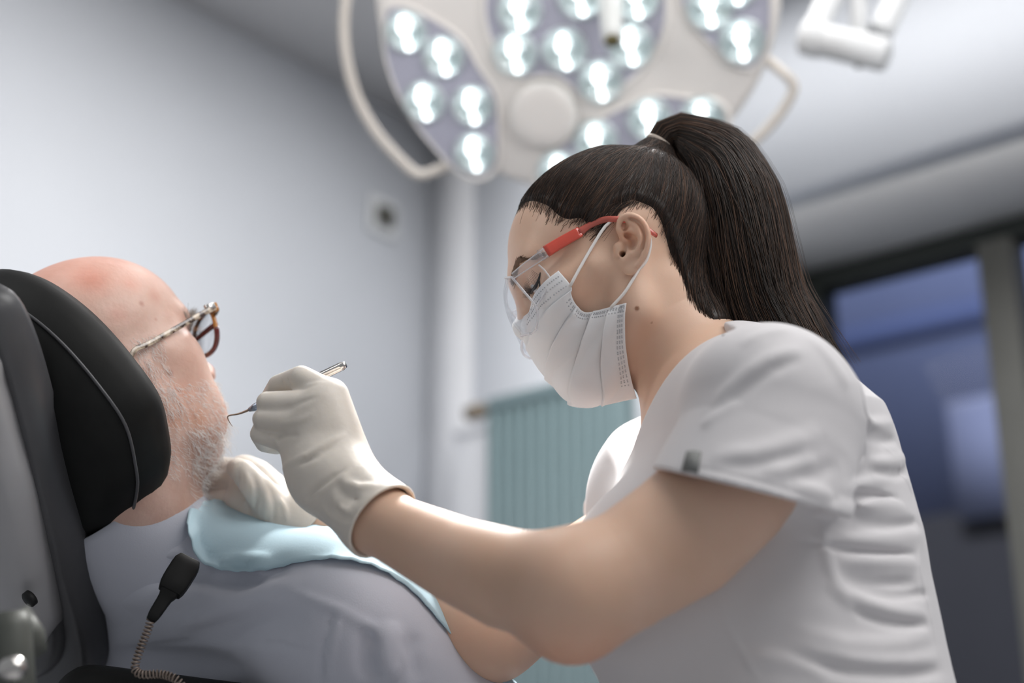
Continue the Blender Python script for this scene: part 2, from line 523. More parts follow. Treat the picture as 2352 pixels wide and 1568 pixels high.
M_SHELL = pmat('grey_shell', (.40, .395, .405), .35, var=.03, vscale=4)
M_BRACK = pmat('bracket_metal', (.085, .09, .08), .5, metal=.1, var=.1, vscale=10)
M_DARK = pmat('dark_hole', (.004, .004, .004), .6, var=.1)
M_CLIP = pmat('black_plastic', (.007, .007, .007), .55, var=.2, vscale=30, spec=.25)
M_CORD = pmat('cord_brown', (.25, .20, .17), .35, metal=.4, var=.3, vscale=60)
M_STEEL = pmat('steel', (.60, .58, .56), .22, metal=1.0, var=.15, vscale=50)
M_COPPER = pmat('warm_steel', (.42, .30, .23), .28, metal=1.0, var=.15, vscale=50)
M_CLEAR = thin_glass('clear_polycarbonate', (.97, .975, .985), .03)
def edge_mat(nm='clear_polycarbonate_edge', gl=.15, k=.38):
    m = thin_glass(nm, (.96, .96, .97), gl, .1); nt = m.node_tree; N = nt.nodes; Lk = nt.links; o = N['Material Output']
    d = N.new('ShaderNodeBsdfDiffuse'); d.inputs['Color'].default_value = (.88, .88, .91, 1); mx = N.new('ShaderNodeMixShader'); mx.inputs['Fac'].default_value = k
    src = o.inputs['Surface'].links[0].from_socket; Lk.new(src, mx.inputs[1]); Lk.new(d.outputs[0], mx.inputs[2]); Lk.new(mx.outputs[0], o.inputs['Surface']); return m
M_CLEARB = edge_mat()
M_BAR = edge_mat('clear_polycarbonate_bar', .05, .10)
M_LENSM = thin_glass('spectacle_glass', (.97, .98, .99), .02)
M_RED = pmat('red_translucent', (.72, .10, .065), .18, var=.1, vscale=30, trans=.25, coat=.5)
M_REDL = pmat('red_light', (.70, .16, .12), .2, var=.1, vscale=30, trans=.45, coat=.3)
M_WLOOP = pmat('elastic_white', (.80, .78, .76), .8, var=.05)

def tortoise(name, light):
    m = pmat(name, (.05, .02, .012), .15, coat=.6); nt = m.node_tree; N = nt.nodes; Lk = nt.links
    p = N['Principled BSDF']; tc = N['Texture Coordinate']
    nz = N.new('ShaderNodeTexNoise'); nz.inputs['Scale'].default_value = 110; nz.inputs['Detail'].default_value = 2; Lk.new(tc.outputs['Object'], nz.inputs['Vector'])
    r = N.new('ShaderNodeValToRGB'); e = r.color_ramp.elements
    e[0].position = .42; e[0].color = (.035, .014, .008, 1); e[1].position = .62; e[1].color = (*light, 1)
    Lk.new(nz.outputs['Fac'], r.inputs['Fac']); Lk.new(r.outputs['Color'], p.inputs['Base Color'])
    return m
M_TORT = tortoise('tortoiseshell', (.42, .17, .03))
M_TEMPLE = tortoise('temple_marble', (.55, .45, .34))
M_WINE = pmat('wine_acetate', (.11, .012, .010), .12, var=.3, vscale=60, coat=.6, trans=.1)

# mask fabric: lets a little light through
def mask_mat():
    m = pmat('mask_fabric', (.92, .93, .95), .85, var=.02, vscale=30, bump=.2, bscale=1400, bdist=.0003, sheen=.2)
    nt = m.node_tree; N = nt.nodes; Lk = nt.links; p = N['Principled BSDF']; o = N['Material Output']
    t = N.new('ShaderNodeBsdfTranslucent'); t.inputs['Color'].default_value = (.85, .86, .88, 1)
    mx = N.new('ShaderNodeMixShader'); mx.inputs['Fac'].default_value = .22
    Lk.new(p.outputs[0], mx.inputs[1]); Lk.new(t.outputs[0], mx.inputs[2]); Lk.new(mx.outputs[0], o.inputs['Surface'])
    return m
M_MASK = mask_mat()
M_STITCH = pmat('stitch_dots', (.50, .51, .54), .9, var=.05)

# ------------------------------------------------------------------ room
RA, RB, RBW = 2.47, 2.60, 3.10            # left wall x, right wall y, window plane y
ZS = CAMZ + 1.35; ZC = CAMZ + 1.85
XN = -1.72                                 # where the window recess starts
def bx(name, lo, hi, mat, kind='structure', label=None, cat=None, bevel=0):
    b = MB(cam=False); b.add(*box_geo(lo, hi)); o = b.build(name, mat, smooth=False, bevel=bevel)
    tag(o, label, cat, None, kind); return o
bx('floor', (-RA - .1, -2.2, -.1), (3.4, RBW + .1, 0), M_FLOOR, label='grey vinyl floor of the treatment room', cat='floor')
bx('ceiling', (-RA - .1, .25, ZC), (3.4, RBW + .1, ZC + .1), M_CEIL, label='warm white ceiling above the surgical lamp', cat='ceiling')
bx('wall_left', (-RA - .1, -.4, 0), (-RA, RB + .1, ZC), M_WALL, label='pale blue grey wall filling the left half behind the patient', cat='wall')
b = MB(cam=False)
b.add(*box_geo((-RA, RB, 0), (XN, RB + .1, ZC)))
b.add(*box_geo((XN, RB, ZS), (3.4, RB + .1, ZC)))
o = b.build('wall_back', M_WALL, smooth=False); tag(o, 'pale wall behind the lamp and above the window recess', 'wall', None, 'structure')
bx('trim_1', (XN, RB + .1, ZS), (3.4, RBW, ZS + .08), M_SOFF, label='shaded grey underside of the wall above the window recess', cat='soffit')
bx('wall_recess', (XN - .1, RB + .1, 0), (XN, RBW + .02, ZS), M_WALL, label='side cheek of the window recess', cat='wall')
bx('trim_2', (-RA, RB - .012, 0), (-RA + .16, RB, ZC), M_TRIM, label='off-white vertical corner strip beside the radiator', cat='trim')
# low white casing beside the radiator
cas = empty('casing_panel', (-2.28, RB - .03, 0)); tag(cas, 'low white boxed panel between the corner strip and the teal radiator', 'panel')
b = MB(cam=False); b.add(*box_geo((-2.30, RB - .085, 0), (-2.19, RB, CAMZ + .920))); b.build('casing', M_TRIM, cas, smooth=False, bevel=.004)
b = MB(cam=False); b.add(*box_geo((-2.30, RB - .095, CAMZ + .920), (-2.185, RB, CAMZ + .936))); b.build('top_board', M_TRIM, cas, smooth=False, bevel=.003)
# window
def winpart(name, lo, hi, mat, par): 
    b = MB(cam=False); b.add(*box_geo(lo, hi)); return b.build(name, mat, par, smooth=False, bevel=.004)
wi = empty('window_1', (.6, RBW, .1)); tag(wi, 'large dark framed window with dusky blue view behind the person in the white top', 'window', None, 'structure')
winpart('window_frame', (XN, RBW - .03, ZS - .05), (3.3, RBW + .05, ZS), M_FRAMED, wi)
winpart('window_frame', (XN, RBW - .05, 0), (XN + .165, RBW + .05, ZS - .05), M_FRAMED, wi)
winpart('window_trim', (XN + .07, RBW - .075, 0), (XN + .115, RBW - .05, ZS - .05), M_FRAME, wi)
winpart('window_mullion', (-1.145, RBW - .05, 0), (-1.065, RBW + .05, ZS - .05), M_FRAME, wi)
winpart('window_mullion', (.54, RBW - .05, 0), (.62, RBW + .05, ZS - .05), M_FRAME, wi)
winpart('window_pane', (XN + .16, RBW + .0, .05), (-1.14, RBW + .008, ZS - .04), M_WGLASS, wi)
winpart('window_pane', (-1.07, RBW + .0, .05), (.55, RBW + .008, ZS - .04), M_WGLASS, wi)
# outside
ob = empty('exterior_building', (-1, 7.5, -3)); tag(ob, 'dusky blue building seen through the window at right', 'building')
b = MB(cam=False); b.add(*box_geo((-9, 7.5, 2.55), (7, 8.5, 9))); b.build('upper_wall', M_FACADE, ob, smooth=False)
b = MB(cam=False); b.add(*box_geo((-9, 7.44, 3.66), (7, 7.5, 3.80))); b.build('reflection_band', pmat('reflection_band_blue', srgb(74, 84, 118), .8, var=.05), ob, smooth=False)  # darker strip standing in for a faint band reflected in the glass
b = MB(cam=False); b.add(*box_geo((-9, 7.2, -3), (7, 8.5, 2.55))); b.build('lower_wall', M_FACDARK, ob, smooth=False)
b = MB(cam=False); b.add(*box_geo((-2.92, 7.1, 2.5), (-2.52, 7.5, 3.12))); b.build('reflection_slab', M_PANEREFL, ob, smooth=False)  # pale slab standing in for a reflection in the window glass

# radiator
rad = empty('radiator', (-1.97, RB - .07, 0)); tag(rad, 'tall teal column radiator on the back wall below the mask', 'radiator')
b = MB(cam=False)
zt = CAMZ + .985
xs = np.arange(-2.155, -1.775, .0335)
for x in xs:
    V, F = tube_geo(np.array([(x, RB - .06, .12), (x, RB - .06, zt - .03)]), .0145, 10); b.add(V, F)
    V, F = tube_geo(np.array([(x, RB - .10, .12), (x, RB - .10, zt - .03)]), .0145, 10); b.add(V, F)
b.build('columns', M_RAD, rad)
b = MB(cam=False)
for z in (zt - .03,):
    V, F = box_geo((-2.17, RB - .118, z), (-1.765, RB - .042, z + .036)); b.add(V, F)
b.build('manifold', M_RAD, rad, smooth=False, bevel=.012)
b = MB(cam=False); b.add(*tube_geo(np.array([(-2.17, RB - .085, zt - .012), (-2.245, RB - .085, zt - .012)]), .011, 12)); 
b.add(*tube_geo(np.array([(-2.205, RB - .085, zt - .012), (-2.25, RB - .085, zt - .012)]), .02, 14)); b.build('valve', pmat('brass_valve', srgb(140, 128, 112), .4, metal=.3, var=.05), rad)

# wall sensor: find its place on the left wall
def ray_plane_x(px, py, x):
    r = to_world(pix(px, py, 1.0)) - CP; return CP + r * (x / r[0])
c0 = ray_plane_x(872, 497, -RA)
sen = empty('wall_sensor', c0 - np.array([0, 0, .06])); tag(sen, 'small dark square sensor with pale plate high on the left wall', 'sensor')
b = MB(cam=False); b.add(*box_geo(c0 + [0, -.045, -.055], c0 + [.012, .06, .05])); b.build('backplate', M_SENSP, sen, smooth=False, bevel=.004)
b = MB(cam=False); b.add(*box_geo(c0 + [.012, -.026, -.03], c0 + [.03, .03, .022])); b.build('cover', M_SENS, sen, smooth=False, bevel=.004)

# ------------------------------------------------------------------ surgical lamp
LD = 2.2
LC = pix(1320, -8, LD)                        # centre of the lamp face
tgt = pix(900, 900, 1.30)
LN = nrm(nrm(tgt - LC) * .55 + nrm(-LC) * .45)  # face normal
LX = nrm(np.array([1, 0, 0]) - LN * LN[0]); LY = np.cross(LN, LX)
def lpix(px, py, h=0.0):
    p = on_plane(px, py, LN, LC @ LN); return p + LN * h
def l2(px, py):
    p = lpix(px, py) - LC; return np.array([p @ LX, p @ LY])
def lp(u, v, h=0.0): return LC + LX * u + LY * v + LN * h
lamp = empty('surgical_lamp', to_world(LC)); tag(lamp, 'large round white surgical lamp with lit LED lenses overhead', 'lamp')
R0 = .315
# housing: round dish
b = MB(); b.add(*lathe_geo([(R0 * .25, -.11), (R0 * .7, -.085), (R0 * .93, -.045), (R0 * .99, -.02), (R0, -.004), (R0 * .985, .006), (R0 * .955, .010), (0.0005, .012)], LC, LN, 96))
b.build('housing', M_LAMP, lamp)
def smooth_closed(P, n):
    P = np.asarray(P, float); E = np.vstack([P[-1:], P, P[:2]])
    out = []
    for i in range(1, len(E) - 2):
        t = np.linspace(0, 1, 14, endpoint=False)[:, None]; p0, p1, p2, p3 = E[i - 1], E[i], E[i + 1], E[i + 2]
        out.append(.5 * ((2 * p1) + (-p0 + p2) * t + (2 * p0 - 5 * p1 + 4 * p2 - p3) * t * t + (-p0 + 3 * p1 - 3 * p2 + p3) * t ** 3))
    Q = np.vstack(out); s = np.concatenate([[0], np.cumsum(np.linalg.norm(np.diff(np.vstack([Q, Q[:1]]), axis=0), axis=1))])
    Q2 = np.vstack([Q, Q[:1]]); u = np.linspace(0, s[-1], n, endpoint=False)
    return np.stack([np.interp(u, s, Q2[:, k]) for k in range(2)], 1)
pods = {
 'left': ([(893, 20), (930, 12), (985, 35), (1060, 85), (1100, 150), (1140, 215), (1146, 300), (1142, 370), (1110, 402), (1060, 390), (1000, 330), (940, 250), (900, 160), (886, 80)],
          [(937, 68), (1022, 125), (978, 228), (1088, 237), (1092, 345)]),
 'centre': (None, [(1195, 20), (1185, 118), (1298, 110), (1380, 182), (1450, 100), (1335, -12), (1462, -8), (1240, -105), (1345, -125), (1450, -100)]),
 'right': ([(1578, 30), (1560, -60), (1600, -130), (1690, -150), (1750, -90), (1768, 0), (1762, 90), (1738, 142), (1700, 150), (1650, 112)],
           [(1630, 12), (1703, 90), (1690, -40), (1620, -90)]),
 'low': ([(1240, 420), (1246, 370), (1300, 325), (1370, 275), (1440, 240), (1500, 215), (1580, 222), (1640, 228), (1668, 262), (1655, 320), (1590, 385), (1500, 430), (1400, 455), (1300, 452)],
         [(1285, 388), (1370, 318), (1493, 268), (1612, 266), (1400, 415), (1530, 375)]),
}
for nm, (poly, leds) in pods.items():
    if poly is None:
        c = l2(1322, 16); rr = np.linalg.norm(l2(1530, 16) - c); th = np.linspace(0, 2 * math.pi, 80, endpoint=False)
        cap_c = l2(1252, 255); cap_r = rr * .40
        Q = c + rr * np.stack([np.cos(th), np.sin(th)], 1)
        # notch where the round cap bites into the pod
        dv = Q - cap_c; dl = np.linalg.norm(dv, axis=1); k = dl < cap_r * 1.12; Q[k] = cap_c + dv[k] / dl[k][:, None] * cap_r * 1.12
    else:
        Q = smooth_closed([l2(*p) for p in poly], 80)
    n = len(Q); cen = Q.mean(0)
    G = []
    for f, h in ((1.055, .011), (1.035, .0165), (1.0, .017), (.985, .011)):
        G.append(np.array([lp(*(cen + (q - cen) * f), h) for q in Q]))
    # raised white rim, then the grey panel
    b = MB(); V = np.vstack(G); k = np.arange(3)[:, None]; j = np.arange(n)[None]
    F = np.stack([k * n + j, k * n + (j + 1) % n, (k + 1) * n + (j + 1) % n, (k + 1) * n + j], -1).reshape(-1, 4)
    b.add(V, F); rim = b.build('pod_rim', M_LAMP, lamp)
    b = MB(); V = np.array([lp(*(cen + (q - cen) * 1.0), .0135) for q in Q] + [lp(*cen, .0135)])
    F = np.stack([np.arange(n), (np.arange(n) + 1) % n, np.full(n, n)], 1); b.add(V, F)
    pod = b.build('light_pod', M_POD, lamp, smooth=False)
    for (px, py) in leds:
        c = lp(*l2(px, py), .0135)
        r = .036 if nm != 'left' else .034
        b = MB(); b.add(*lathe_geo([(r, .000), (r, .004), (r * .86, .0045), (r * .80, .003), (r * .5, .0015), (r * .28, .001), (.0004, .001)], c, LN, 28)); b.build('reflector', M_REFL, pod)
        b = MB(); b.add(*lathe_geo([(r * .98, .003), (r * .95, .010), (r * .82, .018), (r * .58, .025), (r * .3, .0285), (.0004, .0295)], c, LN, 28)); b.build('lens', M_LENS, pod)
        b = MB()
        s0 = .0085
        th = np.linspace(0, math.pi, 9)
        b.add(*lathe_geo([(max(.0003, s0 * math.sin(t)), .011 - s0 * .8 * math.cos(t)) for t in th], c + LY * .006 - LX * .002, LN, 16))
        b.add(*lathe_geo([(max(.0003, s0 * .75 * math.sin(t)), .010 - s0 * .7 * math.cos(t)) for t in th], c + LY * .019 - LX * .003, LN, 14))
        b.add(*lathe_geo([(max(.0003, s0 * .5 * math.sin(t)), .010 - s0 * .45 * math.cos(t)) for t in th], c - LY * .012 + LX * .002, LN, 14))
        b.add(*lathe_geo([(max(.0003, s0 * .6 * math.sin(t)), .010 - s0 * .5 * math.cos(t)) for t in th], c - LY * .023 + LX * .005, LN, 14))
        b.build('led', M_LED, pod)
# round cap near the middle of the face
cc = lp(*l2(1252, 255), .012); rc = np.linalg.norm(l2(1328, 255) - l2(1252, 255))
b = MB(); b.add(*lathe_geo([(rc, 0), (rc, .012), (rc * .96, .017), (rc * .88, .0195), (rc * .5, .0205), (.0005, .0205)], cc, LN, 48)); b.build('centre_cap', M_LAMP, lamp)
# sterile grip pointing at the room
ge = lpix(1418, 50, .13); gs = lp(.055, .02, .014)
gs = lpix(1400, -40, .014)
b = MB(); b.add(*tube_geo(resample([gs, gs * .4 + ge * .6, ge], 12), np.linspace(.020, .0155, 12), 24)); grip = b.build('grip', M_GRIP, lamp)
b = MB(); b.add(*tube_geo(np.array([ge - nrm(ge - gs) * .002, ge + nrm(ge - gs) * .0035]), .0105, 20)); b.build('grip_end', M_OLIVE, grip)
# outer guide rails
def rail(pts, hs):
    P = resample([lpix(x, y, h) for (x, y), h in zip(pts, hs)], 60); b = MB(); b.add(*tube_geo(P, .0085, 12)); b.build('rail', M_RAIL, lamp)
rail([(880, -150), (812, -70), (792, 20), (793, 110), (815, 210), (862, 300), (925, 372), (962, 400), (1000, 392), (1060, 375)], [.0, .0, .0, 0, 0, 0, 0, 0, 0, -.02])
rail([(1748, 135), (1790, 160), (1822, 196), (1806, 240), (1765, 292), (1700, 350), (1630, 398), (1560, 400)], [-.02, 0, 0, 0, 0, 0, 0, -.02])

# ------------------------------------------------------------------ ceiling arm at upper right
AD = 2.35
ca = pix(1868, 88, AD); cb = pix(2040, 128, AD - .06)
arm = empty('ceiling_arm', to_world(pix(1950, 100, AD))); tag(arm, 'white jointed ceiling arm with a horizontal cylinder at upper right', 'arm')
ax = nrm(cb - ca)
def cyl(name, p, q, r, mat=M_ARMW, bev=.008):
    d = nrm(q - p); L = np.linalg.norm(q - p)
    b = MB(); b.add(*lathe_geo([(.0005, 0), (r - bev, 0), (r - bev * .3, bev * .3), (r, bev), (r, L - bev), (r - bev * .3, L - bev * .3), (r - bev, L), (.0005, L)], p, d, 36)); return b.build(name, mat, arm)
cyl('joint_cylinder', ca, cb, .0275)
cyl('joint_cap', ca - ax * .020, ca + ax * .02, .031)
t1 = np.array([pix(1872, 75, AD), pix(1895, 20, AD + .03), pix(1945, -80, AD + .1), pix(2010, -230, AD + .2)])
b = MB(); b.add(*tube_geo(resample(t1, 20), .021, 20)); b.build('lower_arm', M_ARMW, arm)
b = MB(); b.add(*tube_geo(np.array([pix(1972, 85, AD - .02), pix(1972, -300, AD + .25)]), .0145, 20)); b.build('support_tube', M_ARMW, arm)
b = MB(); t3 = np.array([pix(2018, 78, AD), pix(2040, 40, AD + .02), pix(2075, -50, AD + .08), pix(2110, -200, AD + .2)])
b.add(*tube_geo(resample(t3, 20), .021, 20, flat=1.0)); b.build('upper_arm', M_ARMW, arm)
b = MB(); b.add(*lathe_geo([(.0005, 0), (.006, 0), (.006, .004), (.0005, .004)], ca * .4 + cb * .6 - np.array([0, .0275, -.004]), np.array([0, -1, .1]), 14)); b.build('screw', M_SENS, arm)
# ================================================================== the person in white
VH = 0.0014
def poly_sd(Q, poly):
    """signed distance in 2-D, negative inside"""
    poly = np.asarray(poly, float); n = len(poly)
    d = np.full(len(Q), 1e18); ins = np.zeros(len(Q), bool)
    for i in range(n):
        a = poly[i]; b = poly[(i + 1) % n]; e = b - a
        w = Q - a; t = np.clip(w @ e / (e @ e + 1e-12), 0, 1)
        q = w - t[:, None] * e; d = np.minimum(d, (q * q).sum(1))
        c = ((a[1] <= Q[:, 1]) & (b[1] > Q[:, 1])) | ((b[1] <= Q[:, 1]) & (a[1] > Q[:, 1]))
        xi = a[0] + (Q[:, 1] - a[1]) / (b[1] - a[1] + 1e-15) * e[0]
        ins ^= c & (Q[:, 0] < xi)
    return np.where(ins, -1, 1) * np.sqrt(d)

def build_head(S, h, top=0.0, nose=112, cx=0.0, cz=0.0, fh=0.0, ck=0.0):
    """adds skull, face, jaw and nose to S in the head frame h (mm)"""
    S.add(h.ell((-4 - fh * .6, 0, 44), (93 - fh * .4, 71, 76 + top)))
    S.add(h.ell((24 - fh, 0, 46), (70, 61, 66 + top)), .03)
    S.add(h.ell((45 + ck * .6, 0, 0), (46, 54, 60)), .03)
    for y in (1, -1):
        S.add(h.cap((6, 47 * y, -48), (78 + cx, 9 * y, -86 + cz), 14, 13), .03)           # jaw line
        S.add(h.cap((2, 55 * y, -10), (8, 48 * y, -50), 12, 13), .03)
        S.add(h.ell((62 + ck, 43 * y, -8), (20, 19, 17)), .025)                       # cheekbone
        S.add(h.cap((30, 62 * y, 2), (62 + ck, 48 * y, -4), 7, 8), .02)
    S.add(h.ell((52 + cx * .5, 0, -52 + cz * .5), (40, 36, 42)), .03)                                # mouth block
    S.add(h.cap((82 + cx, -8, -86 + cz), (82 + cx, 8, -86 + cz), 13, 13), .02)                       # chin
    S.add(h.ell((40 + cx * .5, 0, -70 + cz), (42, 36, 22)), .03)
    for y in (1, -1):
        S.add(h.cap((86, 10 * y, 33), (74, 40 * y, 37), 8, 8), .02)              # brow
        S.sub(h.ell((90 + ck * .7, 32 * y, 14), (15, 17, 11)), .018)                       # socket
        S.add(h.ell((72 + ck * .7, 31 * y, 14), (14.5, 14.5, 13.5)), .008)                 # lids over the eyeball
    S.add(h.cap((88, 0, 24), (nose, 0, -12), 6, 9), .014)              # nose
    for y in (1, -1): S.add(h.ell((nose - 11, 12 * y, -19), (11, 8, 8)), .010)
    S.add(h.cap((97 + cx, -13, -44 + cz * .5), (97 + cx, 13, -44 + cz * .5), 6.5), .010)                        # lips
    S.add(h.cap((95 + cx, -11, -54 + cz * .5), (95 + cx, 11, -54 + cz * .5), 7), .010)
    S.sub(h.cap((106 + cx, -20, -49 + cz * .5), (106 + cx, 20, -49 + cz * .5), 1.6), .008)

WF = nrm([-.928, -.360, .09]); WL = np.array([-.01, .265, .965]); WL = nrm(WL - WF * (WL @ WF)); WU = np.cross(WF, WL)
HW = HeadFrame(pix(1419, 639, 1.32), WF, WL, WU, (.95, 1.0, .95))
SAG = HW.C @ SID
def sag(x, y, off=0.0): return on_plane(x, y, SID, SAG + off)

face = Sdf(); build_head(face, HW, top=-4, nose=101, cx=-13, cz=6, fh=7)
face0 = face.copy()
# near ear, drawn on a plane that flares away from the skull
EN = nrm(WL + .42 * WF); EP = HW.p((4, 72, 4)); EC = EP @ EN
def ep(x, y, h=0.0): return on_plane(x, y, EN, EC) + EN * h
def px2m(n, p): return n * (-p[2]) / FP
e0 = ep(1457, 560)
u_e = nrm(ep(1455, 500) - ep(1452, 630)); v_e = np.cross(EN, u_e)
ER = np.stack([u_e, v_e, EN], 1)
m1 = lambda k: px2m(k, e0)
ear = Sdf()
ear.add(ellip(ep(1459, 552, -.001), ER, (m1(60), m1(35), .0042)))
ear.add(chain([ep(1447, 590, -.001), ep(1450, 618, .001)], [m1(22), m1(15)], EN, .38), .006)
hel = [(1429, 541, .0015), (1425, 526, .0035), (1427, 509, .0045), (1437, 500, .0050), (1450, 497.5, .0052), (1465, 501, .0052), (1477, 510, .0050), (1486, 523, .0048), (1491, 538, .0046), (1491, 554, .0044), (1486, 576, .0038), (1477, 596, .0030), (1466, 611, .0022)]
HP = resample([ep(*p) for p in hel], 26)
ear.add(chain(list(HP), list(np.interp(np.linspace(0, 1, 26), [0, .1, .3, .7, 1], [m1(4.5), m1(6.5), m1(8.2), m1(7.6), m1(6)]))), .0022)
ah = resample([ep(1459, 580, .002), ep(1471, 567, .0045), ep(1477, 549, .005), ep(1472, 532, .0045), ep(1460, 517, .0035), ep(1448, 509, .002)], 14)
ear.add(chain(list(ah), [m1(7.5)] * 14), .004)
ah2 = resample([ep(1474, 545, .004), ep(1455, 533, .003), ep(1434, 536, .0015)], 8)
ear.add(chain(list(ah2), [m1(6)] * 7 + [m1(4)]), .004)
ear.sub(ellip(ep(1453, 560, .004), ER, (m1(17), m1(15), .0066)), .003)
ear.sub(ellip(ep(1440, 543, .004), ER, (m1(8.5), m1(13.5), .0062)), .003)
ear.sub(chain([ep(1436, 566, .003), ep(1431, 586, .001)], [m1(8), m1(7.5)]), .002)
ear.sub(ellip(ep(1434, 525, .005), ER, (m1(6), m1(9), .0055)), .003)
scap = resample([ep(1452, 504, .0055), ep(1470, 512, .006), ep(1480, 527, .006), ep(1484, 548, .006), ep(1479, 572, .005)], 12)
ear.sub(chain(list(scap), [m1(4.2)] * 12), .002)
ear.add(chain([ep(1421, 566, .0015), ep(1424, 584, .002)], [m1(9), m1(8)]), .005)          # tragus
ear.add(chain([ep(1437, 600, .001), ep(1455, 585, .003)], [m1(7), m1(6)]), .004)           # antitragus
ear.add(chain([ep(1424, 527, .003), ep(1431, 548, .002), ep(1444, 558, -.001)], [m1(6), m1(5), m1(3)]), .003)
face.add(lambda P: ear(P), .006)
face.sub(capsule(ep(1431, 584, .004), ep(1427, 584, -.014), m1(7), m1(5.5)), .0015)
# far ear, plain
for q, r in (((-8, -78, 8), (17, 5, 30)),): face.add(HW.ell(q, r, rotz(-.35)), .006)
# ---- neck, torso and arms
NB = sag(1655, 925)                        # base of the neck
neck_pts = [HW.p((-22, 0, -20)), HW.p((-26, 0, -60)), NB]
neck_rad = [.050, .048, .056]
TA = nrm(sag(1690, 900) - sag(1772, 1500)); TT = nrm(SID + .03 * np.array([1, 0, 0])); TT = nrm(TT - TA * (TT @ TA)); TF = np.cross(TT, TA)
st = [(1686, 922, .050, .080), (1748, 1062, .100, .134), (1748, 1215, .118, .128), (1755, 1365, .124, .128), (1780, 1560, .128, .134), (1800, 1760, .134, .145), (1808, 1900, .135, .15)]
TC = [sag(a, b) for a, b, _, _ in st]
def torso_f(o=0.0, shrink=None):
    fs = []
    for i in range(len(st) - 1):
        r0, l0 = st[i][2:]; r1, l1 = st[i + 1][2:]
        k0 = 1 if shrink is None else shrink[i]; k1 = 1 if shrink is None else shrink[i + 1]
        fs.append(capsule(TC[i], TC[i + 1], r0 * k0 + o, r1 * k1 + o, TT, (l0 + l1) / (r0 + r1)))
    return fs
JN = pix(1768, 940, 1.114); EL = pix(1318, 1362, 1.045); WR = pix(862, 1188, 1.175)
JF = pix(1612, 1135, 1.42); ELF = pix(1128, 1450, 1.31); WRF = pix(700, 1195, 1.375)
def upper(S, o=0.0, shrink=None):
    for i, f in enumerate(torso_f(o, shrink)): S.add(f, .03 if i else 0)
    S.add(capsule(NB + TA * -.005, JN, .052 + o, .050 + o), .05)
    S.add(capsule(NB + TA * -.015, JF, .045 + o, .048 + o), .05)
    S.add(ellip(JN + TA * .0, np.stack([TF, TT, TA], 1), (.054 + o, .048 + o, .054 + o)), .04)
    S.add(ellip(JF, np.stack([TF, TT, TA], 1), (.058 + o, .05 + o, .062 + o)), .04)
BN = sag(1490, 1345, .075); BF = sag(1520, 1150, -.085)
# arms
arm_near = [pix(1775, 985, 1.112), pix(1672, 1132, 1.092), pix(1566, 1228, 1.076), pix(1440, 1308, 1.058), EL]
arm_nr = [.047, .0475, .0485, .0440, .0400]
fore = [EL, pix(1165, 1328, 1.088), pix(1055, 1287, 1.118), pix(920, 1222, 1.155), WR]
fore_r = [.0400, .0388, .0342, .0285, .0265]
armF = [JF, JF * .5 + ELF * .5, ELF]; armF_r = [.046, .044, .039]
foreF = [ELF, ELF * .7 + WRF * .3, WRF]; foreF_r = [.040, .040, .027]
# ---- near hand (shared by skin and glove)
def P3(*q): return pix(*q)
hand_tracks = {
 'palm': [([P3(806, 1085, 1.212), P3(760, 912, 1.232)], [.0205, .0150]), ([P3(785, 1100, 1.205), P3(733, 930, 1.222)], [.0205, .0145]),
          ([P3(755, 1110, 1.206), P3(703, 970, 1.222)], [.0205, .0140]), ([P3(728, 1112, 1.215), P3(672, 1016, 1.232)], [.0195, .0125]),
          ([P3(770, 1060, 1.225), P3(715, 985, 1.245)], [.022, .020])],
 'wrist': [([WR, P3(820, 1140, 1.190), P3(768, 1098, 1.205)], [.0285, .0275, .0290])],
 'index': [([P3(757, 908, 1.232), P3(692, 868, 1.238), P3(640, 885, 1.262), P3(622, 912, 1.282)], [.0128, .0098, .0084, .0076])],
 'middle': [([P3(733, 928, 1.222), P3(614, 924, 1.234), P3(626, 948, 1.262), P3(655, 962, 1.276)], [.0118, .0084, .0080, .0078])],
 'ring': [([P3(703, 966, 1.222), P3(604, 962, 1.231), P3(617, 986, 1.258), P3(648, 995, 1.270)], [.0112, .0080, .0078, .0075])],
 'little': [([P3(672, 1014, 1.232), P3(598, 996, 1.238), P3(609, 1016, 1.258), P3(636, 1022, 1.268)], [.0102, .0078, .0075, .0072])],
 'thumb': [([P3(790, 1060, 1.245), P3(742, 960, 1.285), P3(672, 915, 1.300), P3(626, 922, 1.300)], [.0180, .0145, .0115, .0092])],
}
def hand(S, tr, o=0.0):
    first = True
    for nm in ('palm', 'wrist', 'thumb', 'index', 'middle', 'ring', 'little'):
        for p, r in tr[nm]:
            S.add(chain(p, [x + o for x in r]), (.014 if nm in ('palm', 'wrist') else .0035)); first = False
hand_tracks_F = {
 'palm': [([P3(672, 1185, 1.378), P3(560, 1085, 1.405)], [.021, .0165]), ([P3(660, 1195, 1.378), P3(585, 1100, 1.390)], [.021, .0165]),
          ([P3(655, 1210, 1.378), P3(560, 1150, 1.385)], [.021, .016]), ([P3(650, 1230, 1.385), P3(545, 1200, 1.392)], [.020, .0145])],
 'wrist': [([WRF, P3(660, 1200, 1.378)], [.0265, .027])],
 'index': [([P3(560, 1085, 1.405), P3(505, 1075, 1.44), P3(470, 1090, 1.47)], [.0125, .0108, .009])],
 'middle': [([P3(585, 1100, 1.390), P3(500, 1110, 1.42), P3(465, 1115, 1.45)], [.013, .0108, .009])],
 'ring': [([P3(560, 1150, 1.385), P3(500, 1150, 1.41), P3(470, 1150, 1.44)], [.012, .010, .0088])],
 'little': [([P3(545, 1200, 1.392), P3(500, 1190, 1.40), P3(480, 1185, 1.43)], [.011, .009, .008])],
 'thumb': [([P3(640, 1180, 1.365), P3(590, 1120, 1.35), P3(560, 1085, 1.355), P3(545, 1075, 1.37)], [.017, .0135, .011, .009])],
}
